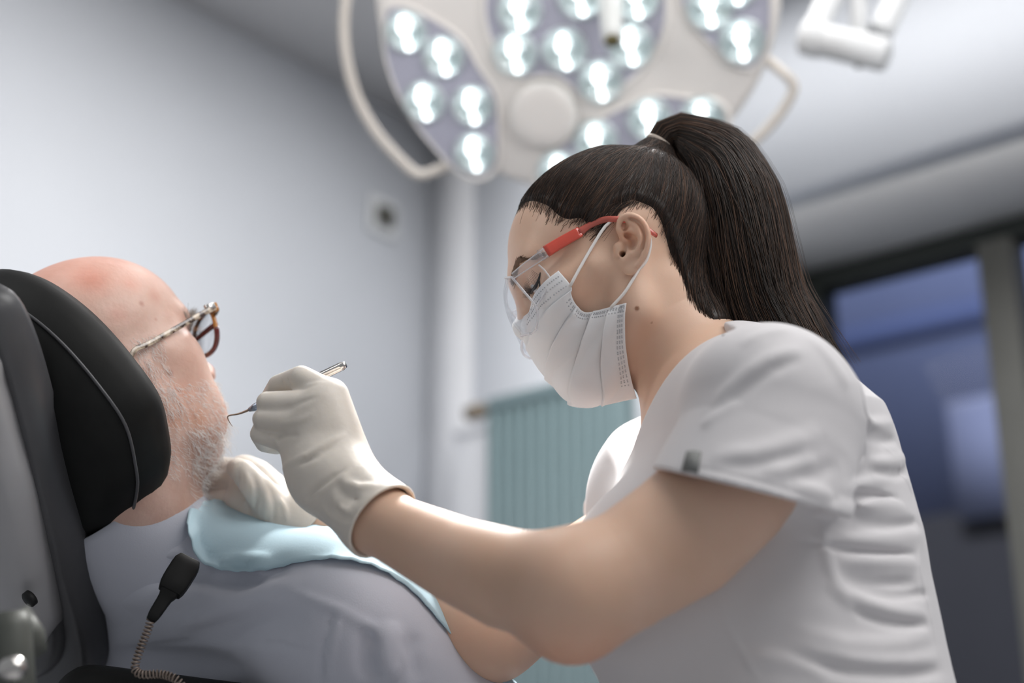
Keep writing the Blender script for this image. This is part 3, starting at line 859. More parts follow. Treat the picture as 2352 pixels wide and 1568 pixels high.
body = face.copy()
body.add(chain(neck_pts, neck_rad), .022)
body.add(capsule(HW.p((-30, 30, -30)), NB + TF * .035 - TA * .0 + TT * .012, .012, .010), .02)     # neck muscle
for i, f in enumerate(torso_f(-.004, [1, 1, 1, .8, .6, .6, .6])): body.add(f, .03)
body.add(capsule(NB + TA * -.005, JN, .048, .046), .05); body.add(capsule(NB + TA * -.015, JF, .041, .044), .05)
body.add(capsule(NB + TF * .035 - TA * .02, NB + TT * .15 + TF * .03 - TA * .02, .012, .012), .02)  # collar bone
body.add(chain(arm_near, arm_nr), .02)
body.add(chain(fore, fore_r), .03)
body.add(ellip(pix(1310, 1448, 1.052), np.eye(3), (.018, .015, .018)), .03)
body.add(chain(armF, armF_r), .02); body.add(chain(foreF, foreF_r), .03)
hand(body, hand_tracks, -.0015); hand(body, hand_tracks_F, -.0015)
lo_b = np.array([-.33, -.36, -1.56]); hi_b = np.array([.46, .22, -.95])
V, F = extract(body, lo_b, hi_b, VH * 1.3, fine=((-.016, .150, VH * .76), (-.062, .128, VH * .76), (-1.36, -1.18, VH * .76)))
V = relax(V, F, 1, .4)
# skin tints (freckle, ear and elbow flush, lips)
q = HW.loc(V)
T = np.ones((len(V), 3))
def blob(T, c, r, col, soft=.6):
    d = np.linalg.norm(V - c, axis=1); w = np.clip((r - d) / (r * soft), 0, 1)[:, None]
    T[:] = T * (1 - w) + T * np.array(col) * w
mole = face.copy().add(chain(neck_pts, neck_rad), .022).hit([1463, 1497], [708, 741], 1.15, 1.4)
blob(T, mole[0], .0026, (.42, .30, .24), .4); blob(T, mole[1], .0014, (.6, .5, .45), .5)
blob(T, ep(1475, 530, .003), .016, (1.0, .86, .80), 1); blob(T, ep(1436, 545, 0), .012, (1.0, .78, .68), 1)
blob(T, pix(1318, 1462, 1.04), .05, (1.02, .72, .62), 1)
blob(T, HW.p((62, 52, -14)), .03, (1.0, .9, .87), 1)
b = MB(); b.add(V, F, T)
lady = b.build('person', M_SKIN, use_tint=True)
tag(lady, 'person with a dark ponytail in a white scrub top, leaning over with a dental tool', 'person')

# ---- eyes, lashes, brows
for y in (1, -1):
    th = np.linspace(0, math.pi, 13); r = .0108
    ph_ = face.hit([1231], [667], 1.15, 1.4)[0]
    if y < 0: ph_ = ph_ - 2 * WL * ((ph_ - HW.C) @ WL)
    c = HW.p((72, 31 * y, 14)); c = ph_ - nrm(ph_ - c) * (r - .00035)
    b = MB(); b.add(*lathe_geo([(max(.0002, r * math.sin(t)), -r * math.cos(t)) for t in th], c, WF, 24)); b.build('eyeball', M_EYE, lady)
LID = [(1241, 626), (1239, 638), (1234, 651), (1227, 663), (1220, 673), (1214, 681)]
LP = face.hit([p[0] for p in LID], [p[1] for p in LID], 1.15, 1.40); LP = LP + WL * .0008 - np.array([0, 0, -1]) * -.0006
b = MB(); b.add(*tube_geo(resample(LP, 30), np.interp(np.linspace(0, 1, 30), [0, .15, .5, 1], [.0005, .0014, .0018, .0010]), 8))
LLID = [(1239, 645), (1240, 662), (1239, 676), (1236, 688)]
LQ = face.hit([p[0] for p in LLID], [p[1] for p in LLID], 1.15, 1.40) + WL * .0006
b.add(*tube_geo(resample(LQ, 16), np.interp(np.linspace(0, 1, 16), [0, .5, 1], [.0006, .0012, .0010]), 6))
S = []
R_ = resample(LP, 40)
for i in range(2, 40):
    t = i / 39
    d = nrm(WF * (.9 - .1 * t) + WU * (.45 - .75 * t) + WL * (.75 - .35 * t)); L_ = .0075 + .003 * math.sin(math.pi * t) + RNG.normal(0, .0005)
    k = np.linspace(0, 1, 7)[:, None]; S.append(R_[i] + d * L_ * k + WU * .0035 * k * k)
R_ = resample(LQ, 16)
for i in range(4, 16):
    d = nrm(WF * .8 - WU * .5 + WL * .5); k = np.linspace(0, 1, 7)[:, None]; S.append(R_[i] + d * .004 * k)
b.add(*strands_geo(np.array(S), .00017)); b.build('eyelashes', M_LASH, lady)
for sg in (1, -1):
    bp = [(93, 8, 31), (89, 22, 36), (80, 36, 39.5), (70, 45, 36), (64, 50, 32)]
    bp = resample([HW.p((x, y * sg, z)) for x, y, z in bp], 60); bp = face.project(bp)
    S = []
    for i in range(420):
        t = RNG.random(); k = int(t * 57); p = bp[k] + WU * RNG.normal(0, .0017 * (1.1 - t * .7)) * HW.s * 1000
        d = nrm(nrm(bp[k + 2] - bp[k]) + WU * .3 * (1 - t) + RNG.normal(0, .1, 3)); kk = np.linspace(0, 1, 5)[:, None]
        S.append(p + d * .007 * kk)
    S = np.array(S); n_, t_, _ = S.shape
    S = face.project(S.reshape(-1, 3), .0006, 2).reshape(n_, t_, 3)
    b = MB(); b.add(*strands_geo(S, .00022)); b.build('eyebrow', M_BROW, lady)

# ---- hair: swept cap
skull = Sdf(); skull.add(HW.ell((-8, 0, 44), (90, 71, 71))); skull.add(HW.ell((17, 0, 44), (70, 61, 61)), .03)
skull.add(chain(neck_pts, neck_rad), .03)
HLpx = [(1194, 484), (1215, 478), (1246, 487), (1276, 512), (1300, 520), (1330, 517), (1345, 545), (1362, 548), (1390, 520), (1420, 486), (1455, 474), (1490, 488), (1510, 515), (1524, 545), (1533, 580), (1552, 640), (1585, 705), (1630, 760), (1690, 790)]
hp = face.copy().add(chain(neck_pts, neck_rad), .022).hit([p[0] for p in HLpx[:-1]], [p[1] for p in HLpx[:-1]], 1.12, 1.5)
hl = HW.loc(hp)[:, [0, 2]]
hl = np.vstack([[hl[0] + [40, 6]], hl, [[-150, -110]], [[-260, 0]], [[-200, 260]], [[220, 260]]])
def hair_off(P):
    q = HW.loc(P)
    sd = -poly_sd(q[:, [0, 2]], hl)           # positive inside the hair
    w = np.clip((sd - 1) / 12, 0, 1) * .55 + .45 * np.clip(sd / 45, 0, 1) ** .7
    lift = .006 * np.clip((q[:, 2] - 60) / 60, 0, 1) * np.clip((30 - q[:, 0]) / 60, 0, 1)
    return -.004 + (.0105 + lift) * w
capf = lambda P: skull(P) - hair_off(P)
cap = Sdf(); cap.add(capf); cap.add(HW.ell((-64, 0, 40), (40, 42, 58)), .03)
TIE = sag(1514, 340)
cap.add(ellip(TIE + np.array([-.004, -.008, 0]), np.eye(3), (.018, .018, .02)), .02)
Vc, Fc = extract(cap, HW.C + [-.2, -.2, -.16], HW.C + [.2, .2, .16], .0022)
hb = MB(); hb.add(Vc, Fc, np.ones((len(Vc), 3)) * .8)
# strands over the cap
capS = Sdf(); capS.add(lambda P: cap(P)); capS.add(skull, .004); capS.add(lambda P: face0(P), .002)
def cap_strands(n, spread, T=16):
    R = []
    while sum(len(r) for r in R) < n:
        k = RNG.integers(0, len(Vc), n * 2); P = Vc[k] + RNG.normal(0, .0015, (len(k), 3))
        q = HW.loc(P); sd = -poly_sd(q[:, [0, 2]], hl)
        keep = (sd > -2.5 + RNG.normal(0, spread, len(P))) & (np.linalg.norm(P - TIE, axis=1) > .02) & (q[:, 2] > -95)
        R.append(P[keep])
    P = np.vstack(R)[:n]
    t = np.linspace(0, 1, T) ** 1.15
    tgt_ = TIE + RNG.normal(0, .006, (n, 3)) * [1, 1, 1.0]
    S = P[:, None] * (1 - t[None, :, None]) + tgt_[:, None] * t[None, :, None]
    w = np.sin(math.pi * t)[None, :, None] * RNG.normal(0, .0022, (n, 1, 3)); S = S + w
    o = RNG.uniform(.0002, .0016, n)
    flat = capS.project(S.reshape(-1, 3), 0, 2).reshape(n, T, 3)
    g = capS.grad(flat.reshape(-1, 3)).reshape(n, T, 3)
    rise = np.clip(t / .12, 0, 1)[None, :, None]
    return flat + g * o[:, None, None] * rise
def hair_tint(n, T, sides):
    v = RNG.random(n); c = np.where(v[:, None] < .60, [.8, .8, .85], np.where(v[:, None] < .86, [2.2, 1.9, 1.7], [5.5, 4.6, 4.0])) * RNG.uniform(.8, 1.2, (n, 1))
    return np.repeat(c, T * sides, 0)
S = cap_strands(9500, 1.6); V_, F_ = strands_geo(S, RNG.uniform(.00011, .00024, len(S)), .5); hb.add(V_, F_, hair_tint(len(S), S.shape[1], 3))
# fine hairs at the hairline
S = cap_strands(1300, 6.0, 14); V_, F_ = strands_geo(S, .00010, .3); hb.add(V_, F_, hair_tint(len(S), S.shape[1], 3) * 1.3)
hair = hb.build('hair', M_HAIR, lady, use_tint=True)
# hair tie
b = MB(); tdir = nrm(np.array([.55, .75, -.1])); th = np.linspace(0, 2 * math.pi, 40, endpoint=False)
a_ = nrm(np.cross(tdir, [0, 0, 1])); c_ = np.cross(tdir, a_); ctr = TIE + tdir * .003
b.add(*tube_geo(np.array([ctr + .0130 * (math.cos(t) * a_ + math.sin(t) * c_) for t in th]), .0034, 10, closed=True)); b.build('hair_tie', pmat('hair_tie_taupe', (.33, .28, .24), .7, var=.2, vscale=80), hair)
# ponytail
pc = [(1514, 338, -.000), (1545, 308, .002), (1598, 330, .003), (1648, 378, .004), (1684, 478, .004), (1706, 595, .002), (1732, 700, .0), (1780, 800, .0), (1835, 900, .0)]
PC = resample([sag(x, y, o) for x, y, o in pc], 60)
pr = np.interp(np.linspace(0, 1, 60), [0, .05, .12, .22, .36, .55, .75, .9, 1], [.014, .018, .025, .038, .047, .0485, .0475, .048, .048])
b = MB()
und = Sdf(); und.add(chain(list(PC[::2]), list(pr[::2] * .86)), 0)
Vp, Fp = extract(und, PC.min(0) - .06, PC.max(0) + .06, .0035)
b.add(Vp, Fp, np.ones((len(Vp), 3)) * .7)
def pony(n, T=26, jit=.0, rmin=.5, rmax=1.0):
    tt = np.linspace(0, 1, T); ix = tt * 59; i0 = np.clip(ix.astype(int), 0, 58); fr = (ix - i0)[:, None]
    C = PC[i0] * (1 - fr) + PC[i0 + 1] * fr; r = pr[i0] * (1 - fr[:, 0]) + pr[i0 + 1] * fr[:, 0]
    Tn = np.gradient(C, axis=0); Tn /= np.linalg.norm(Tn, axis=1)[:, None]
    B = np.array([0, 0, 1.0]) - Tn * Tn[:, 2:3]; B /= np.linalg.norm(B, axis=1)[:, None]; Nn = np.cross(Tn, B)
    a = RNG.uniform(0, 2 * math.pi, n); rho = np.sqrt(RNG.uniform(rmin ** 2, rmax ** 2, n))
    a2 = a[:, None] + RNG.normal(0, .22, n)[:, None] * np.sin(tt * 3 + RNG.uniform(0, 6, n)[:, None]) + .25 * np.sin(5 * a)[:, None] * tt[None]
    rr = rho[:, None] * (1 + .05 * np.sin(9 * a)[:, None] * tt[None] + jit * RNG.normal(0, 1, n)[:, None] * tt[None] ** 2)
    X = np.cos(a2) * rr * r; Y = np.sin(a2) * rr * r
    S = C[None] + X[..., None] * Nn[None] + Y[..., None] * B[None]
    return S
S = pony(7500); V_, F_ = strands_geo(S, RNG.uniform(.00013, .00028, len(S)), .5); b.add(V_, F_, hair_tint(len(S), S.shape[1], 3))
S = pony(220, jit=.16, rmin=.9, rmax=1.08); V_, F_ = strands_geo(S, .00014, .4); b.add(V_, F_, hair_tint(len(S), S.shape[1], 3) * 1.4)
# nape hairs sweeping down to the shoulder, inner edge of the tail
b.build('ponytail', M_HAIR, hair, use_tint=True)

# ---- scrub top
shirt = Sdf(); upper(shirt, .0065)
shirt.add(ellip(BN, np.stack([TF, TT, TA], 1), (.070, .062, .075)), .06)
shirt.add(ellip(BF, np.stack([TF, TT, TA], 1), (.070, .062, .072)), .06)
# neckline
shirt.sub(chain([HW.p((-26, 0, -60)), NB + TA * .01, NB - TA * .02], [.056, .062, .056]), .004)
S1 = pix(1690, 792, 1.20); VB = sag(1520, 1088)
nA = np.cross(VB - S1, TF); nA = nrm(nA); nA = nA if nA @ TT > 0 else -nA
mir = lambda v: v - 2 * TT * (v @ TT)
S1m = mir(S1 - VB) + VB; nB = mir(nA)
hA = halfspace(S1, nA); hB = halfspace(VB, nB); hC = halfspace(NB, -TF)
shirt.sub(lambda P: np.maximum(np.maximum(hA(P), hB(P)), hC(P)), .003)
# sleeves
HN = pix(1708, 1130, 1.085); hn = nrm([-.245, -.96, .10])
slv = Sdf(); slv.add(chain([JN + (TA * .004), JN * .5 + HN * .5 + np.array([.002, 0, 0]), HN + (HN - JN) * .35], [.058, .0660, .0745]))
slv.add(chain([JN * .35 + HN * .65 + np.array([.03, 0, 0]), pix(1868, 1190, 1.062)], [.045, .022]), .03)
slv.cut(halfspace(HN, hn), .002)
slv.sub(chain([HN + (HN - JN) * .12, HN + (HN - JN) * .6], [.0630, .0705]), .003)
shirt.add(lambda P: slv(P), .006)
slvF = Sdf(); HF = JF * .60 + ELF * .40; slvF.add(chain([JF, HF], [.058, .060])); slvF.cut(halfspace(HF, nrm(ELF - JF)), .002)
slvF.sub(chain([JF * .60 + ELF * .40 , ELF], [.050, .055]), .003)
shirt.add(lambda P: slvF(P), .02)
# folds
def fold(pts, w, amp, d0=.95, d1=1.35):
    xy = np.array(pts, float)
    P = shirt0.hit(xy[:, 0], xy[:, 1], d0, d1); shirt.dis(ridge(resample(P, 7), w * (.8 if xy[:, 0].min() > 1830 else 1), amp * (1.25 if xy[:, 0].min() > 1830 else 1)))
shirt0 = shirt.copy()
FOLDS = [
 ([(1905, 1150), (1990, 1137), (2072, 1148)], .0035, -.0055), ([(1926, 1122), (1990, 1110), (2058, 1090)], .006, .004), ([(1922, 1168), (2000, 1160), (2085, 1168)], .007, .004),
 ([(1838, 1240), (1909, 1256), (2000, 1266), (2106, 1272)], .0035, -.0050), ([(1920, 1288), (2010, 1290), (2108, 1296)], .006, .0045), ([(1930, 1320), (2000, 1340), (2112, 1338)], .006, -.0035), ([(1912, 1238), (2000, 1240), (2118, 1232)], .007, .004),
 ([(1890, 1340), (1955, 1372), (2040, 1400), (2130, 1412)], .006, .0045), ([(1950, 1400), (2040, 1428), (2135, 1436)], .005, -.004), ([(1980, 1355), (2060, 1368), (2135, 1362)], .005, -.003),
 ([(1800, 1430), (1920, 1478), (2060, 1480), (2140, 1452)], .007, .004), ([(1800, 1468), (1930, 1512), (2060, 1522), (2158, 1512)], .006, .005), ([(1790, 1500), (1930, 1535), (2060, 1545), (2170, 1540)], .006, -.0045),
 ([(1700, 1510), (1820, 1520), (1920, 1556)], .007, .003), ([(1960, 1195), (2040, 1208), (2115, 1200)], .006, -.003), ([(1990, 1060), (2040, 1060), (2080, 1048)], .006, .003), ([(1998, 1085), (2050, 1090), (2090, 1080)], .005, -.003),
 ([(1985, 960), (2020, 975), (2050, 970)], .006, .003), ([(1990, 1000), (2030, 1012), (2062, 1010)], .005, -.003),
 ([(2020, 1010), (2075, 1085), (2100, 1150), (2108, 1240), (2116, 1330), (2140, 1420), (2158, 1500)], .0022, .0022),
 ([(1640, 1372), (1665, 1430), (1700, 1490), (1748, 1568)], .0022, .0016), ([(1880, 1195), (1896, 1260), (1915, 1330), (1960, 1410)], .006, .0025),
 ([(1628, 940), (1690, 880), (1770, 825), (1848, 800)], .006, .0038), ([(1640, 958), (1710, 893), (1780, 845), (1845, 822)], .005, -.0032), ([(1610, 985), (1650, 950), (1700, 915)], .005, .0025),
 ([(1625, 1056), (1740, 1042), (1830, 1015), (1890, 990)], .008, .0042), ([(1640, 1072), (1750, 1062), (1850, 1036)], .0055, -.0025), ([(1745, 1086), (1810, 1074), (1880, 1050)], .006, .0032), ([(1800, 1102), (1870, 1092), (1930, 1060)], .006, -.002),
 ([(1966, 866), (1985, 930), (1992, 1000), (1982, 1054), (1940, 1120)], .0026, -.0028), ([(1820, 1110), (1880, 1130), (1915, 1140)], .006, .003),
 ([(1560, 1072), (1650, 1084), (1780, 1118), (1900, 1160)], .0016, -.0012),
 ([(1850, 770), (1910, 830), (1950, 900)], .008, .0022), ([(1700, 800), (1760, 765), (1830, 760)], .006, .002),
 ([(1700, 1400), (1850, 1400), (1960, 1440)], .02, .002),
]
for f_ in FOLDS: fold(*f_)
for pts, w, a in [([(1470, 1075), (1500, 1110), (1520, 1160)], .006, -.004), ([(1392, 1150), (1385, 1190), (1380, 1230)], .005, -.004), ([(1350, 1190), (1342, 1225), (1340, 1260)], .005, -.0035)]:
    fold(pts, w, a, 1.2, 1.5)
Vs, Fs = extract(shirt, [-.1, -.62, -1.58], [.46, .10, -.90], .0019)
Vs = relax(Vs, Fs, 1, .4)
b = MB(); b.add(Vs, Fs); top = b.build('scrub_top', M_SHIRT, lady, use_tint=True)
# grey tag on the sleeve hem
tg = [[(1578, 1038), (1594, 1036), (1611, 1038)], [(1572, 1060), (1589, 1058), (1607, 1062)], [(1566, 1083), (1584, 1082), (1603, 1087)]]
G = np.array([[shirt.hit([x], [y], .95, 1.3)[0] + np.array([0, 0, .0009]) for x, y in r] for r in tg]); 
b = MB(); b.add(*grid_geo(G)); o = b.build('sleeve_tag', M_TAG, top); m = o.modifiers.new('thick', 'SOLIDIFY'); m.thickness = .0012
tag(o, 'grey woven tag on the white sleeve hem')

# ---- gloves
def glove(tr, wr, cuff_to, cuff_r, creases, lo, hi, label, tintf=None):
    g = Sdf(); hand(g, tr, .0012)
    cd = nrm(cuff_to - wr)
    cf = Sdf(); cf.add(chain([wr - cd * .03, wr * .5 + cuff_to * .5, cuff_to], [cuff_r[0], cuff_r[1], cuff_r[2]])); cf.cut(halfspace(cuff_to, cd), .001)
    g.add(lambda P: cf(P), .012)
    g.cut(halfspace(cuff_to, cd))
    g.sub(chain([cuff_to - cd * .004, cuff_to + cd * .02], [cuff_r[2] - .004, cuff_r[2] - .0012]), .001)
    g0 = g.copy()
    for pts, w, a in creases:
        xy = np.array(pts, float); P = g0.hit(xy[:, 0], xy[:, 1], 1.05, 1.5); g.dis(ridge(resample(P, 7), w, a))
    V, F = extract(g, lo, hi, .00125); V = relax(V, F, 1, .4)
    b = MB(); b.add(V, F, tintf(V) if tintf else None)
    o = b.build('glove', M_GLOVE, lady, use_tint=True)
    # rolled bead at the cuff
    a_ = nrm(np.cross(cd, [0, 0, 1])); c_ = np.cross(cd, a_); th = np.linspace(0, 2 * math.pi, 48, endpoint=False)
    b = MB(); b.add(*tube_geo(np.array([cuff_to + (cuff_r[2] - .001) * (math.cos(t) * a_ + math.sin(t) * c_) for t in th]), .0016, 8, closed=True)); b.build('cuff_bead', M_GLOVE, o)
    a = o.children[0].data.color_attributes.new('Tint', 'FLOAT_COLOR', 'POINT'); a.data.foreach_set('color', np.ones(4 * len(o.children[0].data.vertices), np.float32))
    tag(o, label); return o
CW = pix(786, 1118, 1.198); CT = pix(878, 1196, 1.166)
cr = [
 ([(643, 1080), (700, 1048), (760, 1012), (800, 992)], .0028, .0030), ([(650, 1090), (720, 1052), (790, 1012)], .0030, -.0020), ([(700, 1165), (740, 1128), (790, 1090), (812, 1072)], .0026, .0026), ([(700, 1150), (745, 1112), (800, 1076)], .0030, -.0024),
 ([(622, 1010), (650, 1000), (690, 1000)], .0022, -.0014), ([(612, 1000), (635, 1010), (640, 1030)], .002, .0012), ([(640, 975), (690, 965), (730, 945)], .003, .0010), ([(660, 895), (700, 888), (742, 878)], .0022, .0012),
 ([(640, 940), (690, 925), (740, 910)], .0025, -.0010), ([(660, 868), (664, 880), (672, 890)], .0018, -.0015), ([(648, 872), (650, 884), (655, 892)], .0016, -.0013),
 ([(775, 1085), (800, 1110), (850, 1120), (900, 1128)], .004, .0028), ([(770, 1105), (790, 1135), (830, 1150)], .0032, -.0024), ([(760, 1130), (772, 1160), (800, 1172), (850, 1150)], .0035, .0026), ([(770, 1150), (782, 1180), (812, 1190)], .003, -.0022),
 ([(735, 1160), (760, 1185), (800, 1200)], .0035, .0022), ([(840, 1100), (860, 1140), (868, 1180)], .0032, -.0020), ([(880, 1105), (880, 1135), (862, 1165)], .003, .0020), ([(720, 1175), (760, 1215), (790, 1232)], .003, -.0018),
]
glove(hand_tracks, CW, CT, (.0295, .0310, .0345), cr, np.array([-.27, -.2, -1.34]), np.array([-.07, .0, -1.10]), 'cream latex glove gripping the dental scaler')
CWF = pix(665, 1200, 1.378); CTF = pix(730, 1235, 1.366)
crF = [([(560, 1070), (570, 1110), (566, 1150), (560, 1190)], .0026, .0022), ([(580, 1085), (590, 1130), (585, 1180)], .0026, -.002), ([(600, 1105), (612, 1150), (606, 1195)], .0026, .0022), ([(620, 1120), (630, 1160), (625, 1200)], .0024, -.002), ([(640, 1140), (655, 1170), (660, 1200)], .0026, .002), ([(545, 1070), (548, 1110), (540, 1170)], .0022, -.0016)]
glove(hand_tracks_F, CWF, CTF, (.0275, .029, .032), crF, np.array([-.34, -.24, -1.52]), np.array([-.14, -.08, -1.28]), 'cream latex glove behind the white beard')

# ---- surgical mask
mk = empty('surgical_mask', to_world(HW.p((70, 0, -60)))); tag(mk, 'white pleated surgical mask over the nose and mouth of the ponytailed person', 'mask')
side = [(1287, 627), (1311, 657), (1310, 672), (1318, 692), (1340, 713), (1372, 715), (1405, 707), (1440, 700)]
mid = [(1209, 744), (1201, 776), (1222, 820), (1246, 857), (1283, 895), (1330, 916), (1370, 928), (1462, 913)]
SS = face.hit([p[0] for p in side], [p[1] for p in side], 1.12, 1.45)
gs_ = face.grad(SS); SS = SS + gs_ * .0045
SS[-1] = SS[-1] + WL * .004
MM = np.array([on_plane(x, y, WL, HW.C @ WL) for x, y in mid])
nv, nu = 150, 60
vpar = np.linspace(0, 1, nv)
ks = np.linspace(0, 1, len(side))
tv = np.interp(vpar, [0, .08, .16, .26, .42, .58, .76, 1], np.linspace(0, 1, 8))
def sm(Pts, n): return resample_param(Pts, n)
def resample_param(Pts, ts):
    Pts = np.asarray(Pts, float); n = len(Pts); E = np.vstack([2 * Pts[0] - Pts[1], Pts, 2 * Pts[-1] - Pts[-2]])
    x = np.clip(ts, 0, 1) * (n - 1); i = np.clip(x.astype(int), 0, n - 2); t = (x - i)[:, None]
    p0, p1, p2, p3 = E[i], E[i + 1], E[i + 2], E[i + 3]
    return .5 * ((2 * p1) + (-p0 + p2) * t + (2 * p0 - 5 * p1 + 4 * p2 - p3) * t * t + (-p0 + 3 * p1 - 3 * p2 + p3) * t ** 3)
Sv = resample_param(SS, tv); Mv = resample_param(MM, tv)
u = np.linspace(0, 1, nu)
ctrl = (Sv + Mv) * .5 + WL * .026 + WF * .012
G = (1 - u)[None, :, None] ** 2 * Sv[:, None] + 2 * ((1 - u) * u)[None, :, None] * ctrl[:, None] + (u ** 2)[None, :, None] * Mv[:, None]
# pleats: folded steps running from the side edge to the middle
edges_v = [.0, .115, .30, .55, .80, 1.0]
pl = np.zeros(nv)
for i in range(1, 5):
    dv_ = vpar - edges_v[i]
    pl += np.where((dv_ > 0), np.exp(-dv_ / .10), 0) * (.0042 if i > 1 else .0025) - np.where(dv_ <= 0, np.exp(dv_ / .012), 0) * .0012
amp_u = np.clip(u / .10, 0.25, 1) * np.clip((1.06 - u) / .3, .45, 1)
du = np.gradient(G, axis=1); dv2 = np.gradient(G, axis=0); Nn = np.cross(du, dv2); Nn /= np.linalg.norm(Nn, axis=2, keepdims=True) + 1e-12
if (Nn[nv // 2, nu // 2] @ WL) < 0: Nn = -Nn
wr = .0007 * np.sin(9 * vpar[:, None] * 3 + 14 * u[None]) * np.sin(math.pi * u)[None]
gf = face(G.reshape(-1, 3)); gg = face.grad(G.reshape(-1, 3)); G = (G.reshape(-1, 3) + gg * np.clip(.004 - gf, 0, .05)[:, None]).reshape(G.shape)
G = G + Nn * (pl[:, None] * amp_u[None] + wr)[..., None]
gp = lambda P: P - 2 * WL * (((P - HW.C) @ WL)[..., None])
full = np.concatenate([G, gp(G)[:, ::-1][:, 1:]], 1)
b = MB(); b.add(*grid_geo(full)); mo = b.build('mask_body', M_MASK, mk); mm = mo.modifiers.new('thick', 'SOLIDIFY'); mm.thickness = .0011; mm.offset = 0
# stitched dots along the edges
b = MB()
def dot(P, N_):
    a_ = nrm(np.cross(N_, WF + .2 * WU)); c_ = np.cross(N_, a_); r = .00055
    k = np.array([a_ + c_, -a_ + c_, -a_ - c_, a_ - c_]) * r
    b.add(np.vstack([P + N_ * .0009 + k, P + N_ * .0004 + k * 1.1]), np.array([(0, 1, 2, 3), (0, 4, 5, 1), (1, 5, 6, 2), (2, 6, 7, 3), (3, 7, 4, 0)]))
for col in (.03, .055, .08):
    for r_ in np.linspace(.20, .99, 26): 
        i, j = int(r_ * (nv - 1)), int(col * (nu - 1) + .5); dot(G[i, j], Nn[i, j])
for row in (.022, .042, .064):
    for c_k in np.linspace(.06, .8, 22): i, j = int(row * (nv - 1) + .5), int(c_k * (nu - 1)); dot(G[i, j], Nn[i, j])
for row in (.93, .95, .97):
    for c_k in np.linspace(.02, .85, 34): i, j = int(row * (nv - 1) + .5), int(c_k * (nu - 1)); dot(G[i, j], Nn[i, j])
b.build('stitching', M_STITCH, mk, smooth=False)
# ear loop: from the upper corner round the back of the ear to the lower corner
lf = face
l1 = [(1311, 657), (1330, 620), (1360, 568), (1388, 524), (1412, 503)]
L1 = lf.hit([p[0] for p in l1], [p[1] for p in l1], 1.1, 1.45) + WL * .0022 + np.array([0, 0, .001]); L1[0] = G[12, 1] + WL * .001
l2_ = [(1466, 622), (1452, 645), (1432, 676), (1414, 702)]
L2 = lf.hit([p[0] for p in l2_], [p[1] for p in l2_], 1.1, 1.45) + WL * .0022 + np.array([0, 0, .001]); L2[-1] = G[int(.80 * nv), 1] + WL * .0012
bk = np.array([ep(1428, 506, -.006), ep(1452, 506, -.010), ep(1476, 522, -.011), ep(1486, 552, -.011), ep(1478, 592, -.010)])
LL = np.vstack([resample(L1, 14), resample(np.vstack([L1[-1], bk, L2[0]]), 26)[1:-1], resample(L2, 12)])
b = MB(); b.add(*tube_geo(LL, .0014, 8)); b.build('ear_loop', M_WLOOP, mk)

# ---- safety glasses
sg = empty('safety_glasses', to_world(HW.p((110, 0, 0)))); tag(sg, 'clear safety goggles with red temples on the masked person', 'glasses')
PLn = WL; PLc = HW.p((0, 60, 0)) @ WL
def gpx(x, y, lat=60): return on_plane(x, y, WL, HW.p((0, lat, 0)) @ WL)
Eg = resample([gpx(1175, 636, 57), gpx(1203, 669, 58), gpx(1231, 704, 58), gpx(1234, 735, 54), gpx(1230, 757, 48), gpx(1219, 766, 43)], 30)
Mg = resample([gpx(1170, 640, 0), gpx(1157, 668, 0), gpx(1158, 695, 0), gpx(1165, 722, 0), gpx(1182, 750, 0), gpx(1203, 772, 0)], 30)
uu = np.linspace(0, 1, 24)
cg = (Eg + Mg) / 2 + WF * .010 + WL * .012
GL = (1 - uu)[None, :, None] ** 2 * Eg[:, None] + 2 * ((1 - uu) * uu)[None, :, None] * cg[:, None] + (uu ** 2)[None, :, None] * Mg[:, None]
fullg = np.concatenate([GL, gp(GL)[:, ::-1][:, 1:]], 1)
b = MB(); b.add(*grid_geo(fullg)); lo_ = b.build('lens', M_CLEAR, sg); mm = lo_.modifiers.new('thick', 'SOLIDIFY'); mm.thickness = .0018
b = MB()
for s_ in (0, 1):
    f_ = (lambda P: P) if s_ == 0 else gp
    b.add(*tube_geo(f_(Eg), .0011, 8))
b.add(*tube_geo(fullg[-1], .0012, 8)); b.add(*tube_geo(fullg[0], .0010, 8))
b.build('lens_rim', M_CLEARB, sg)
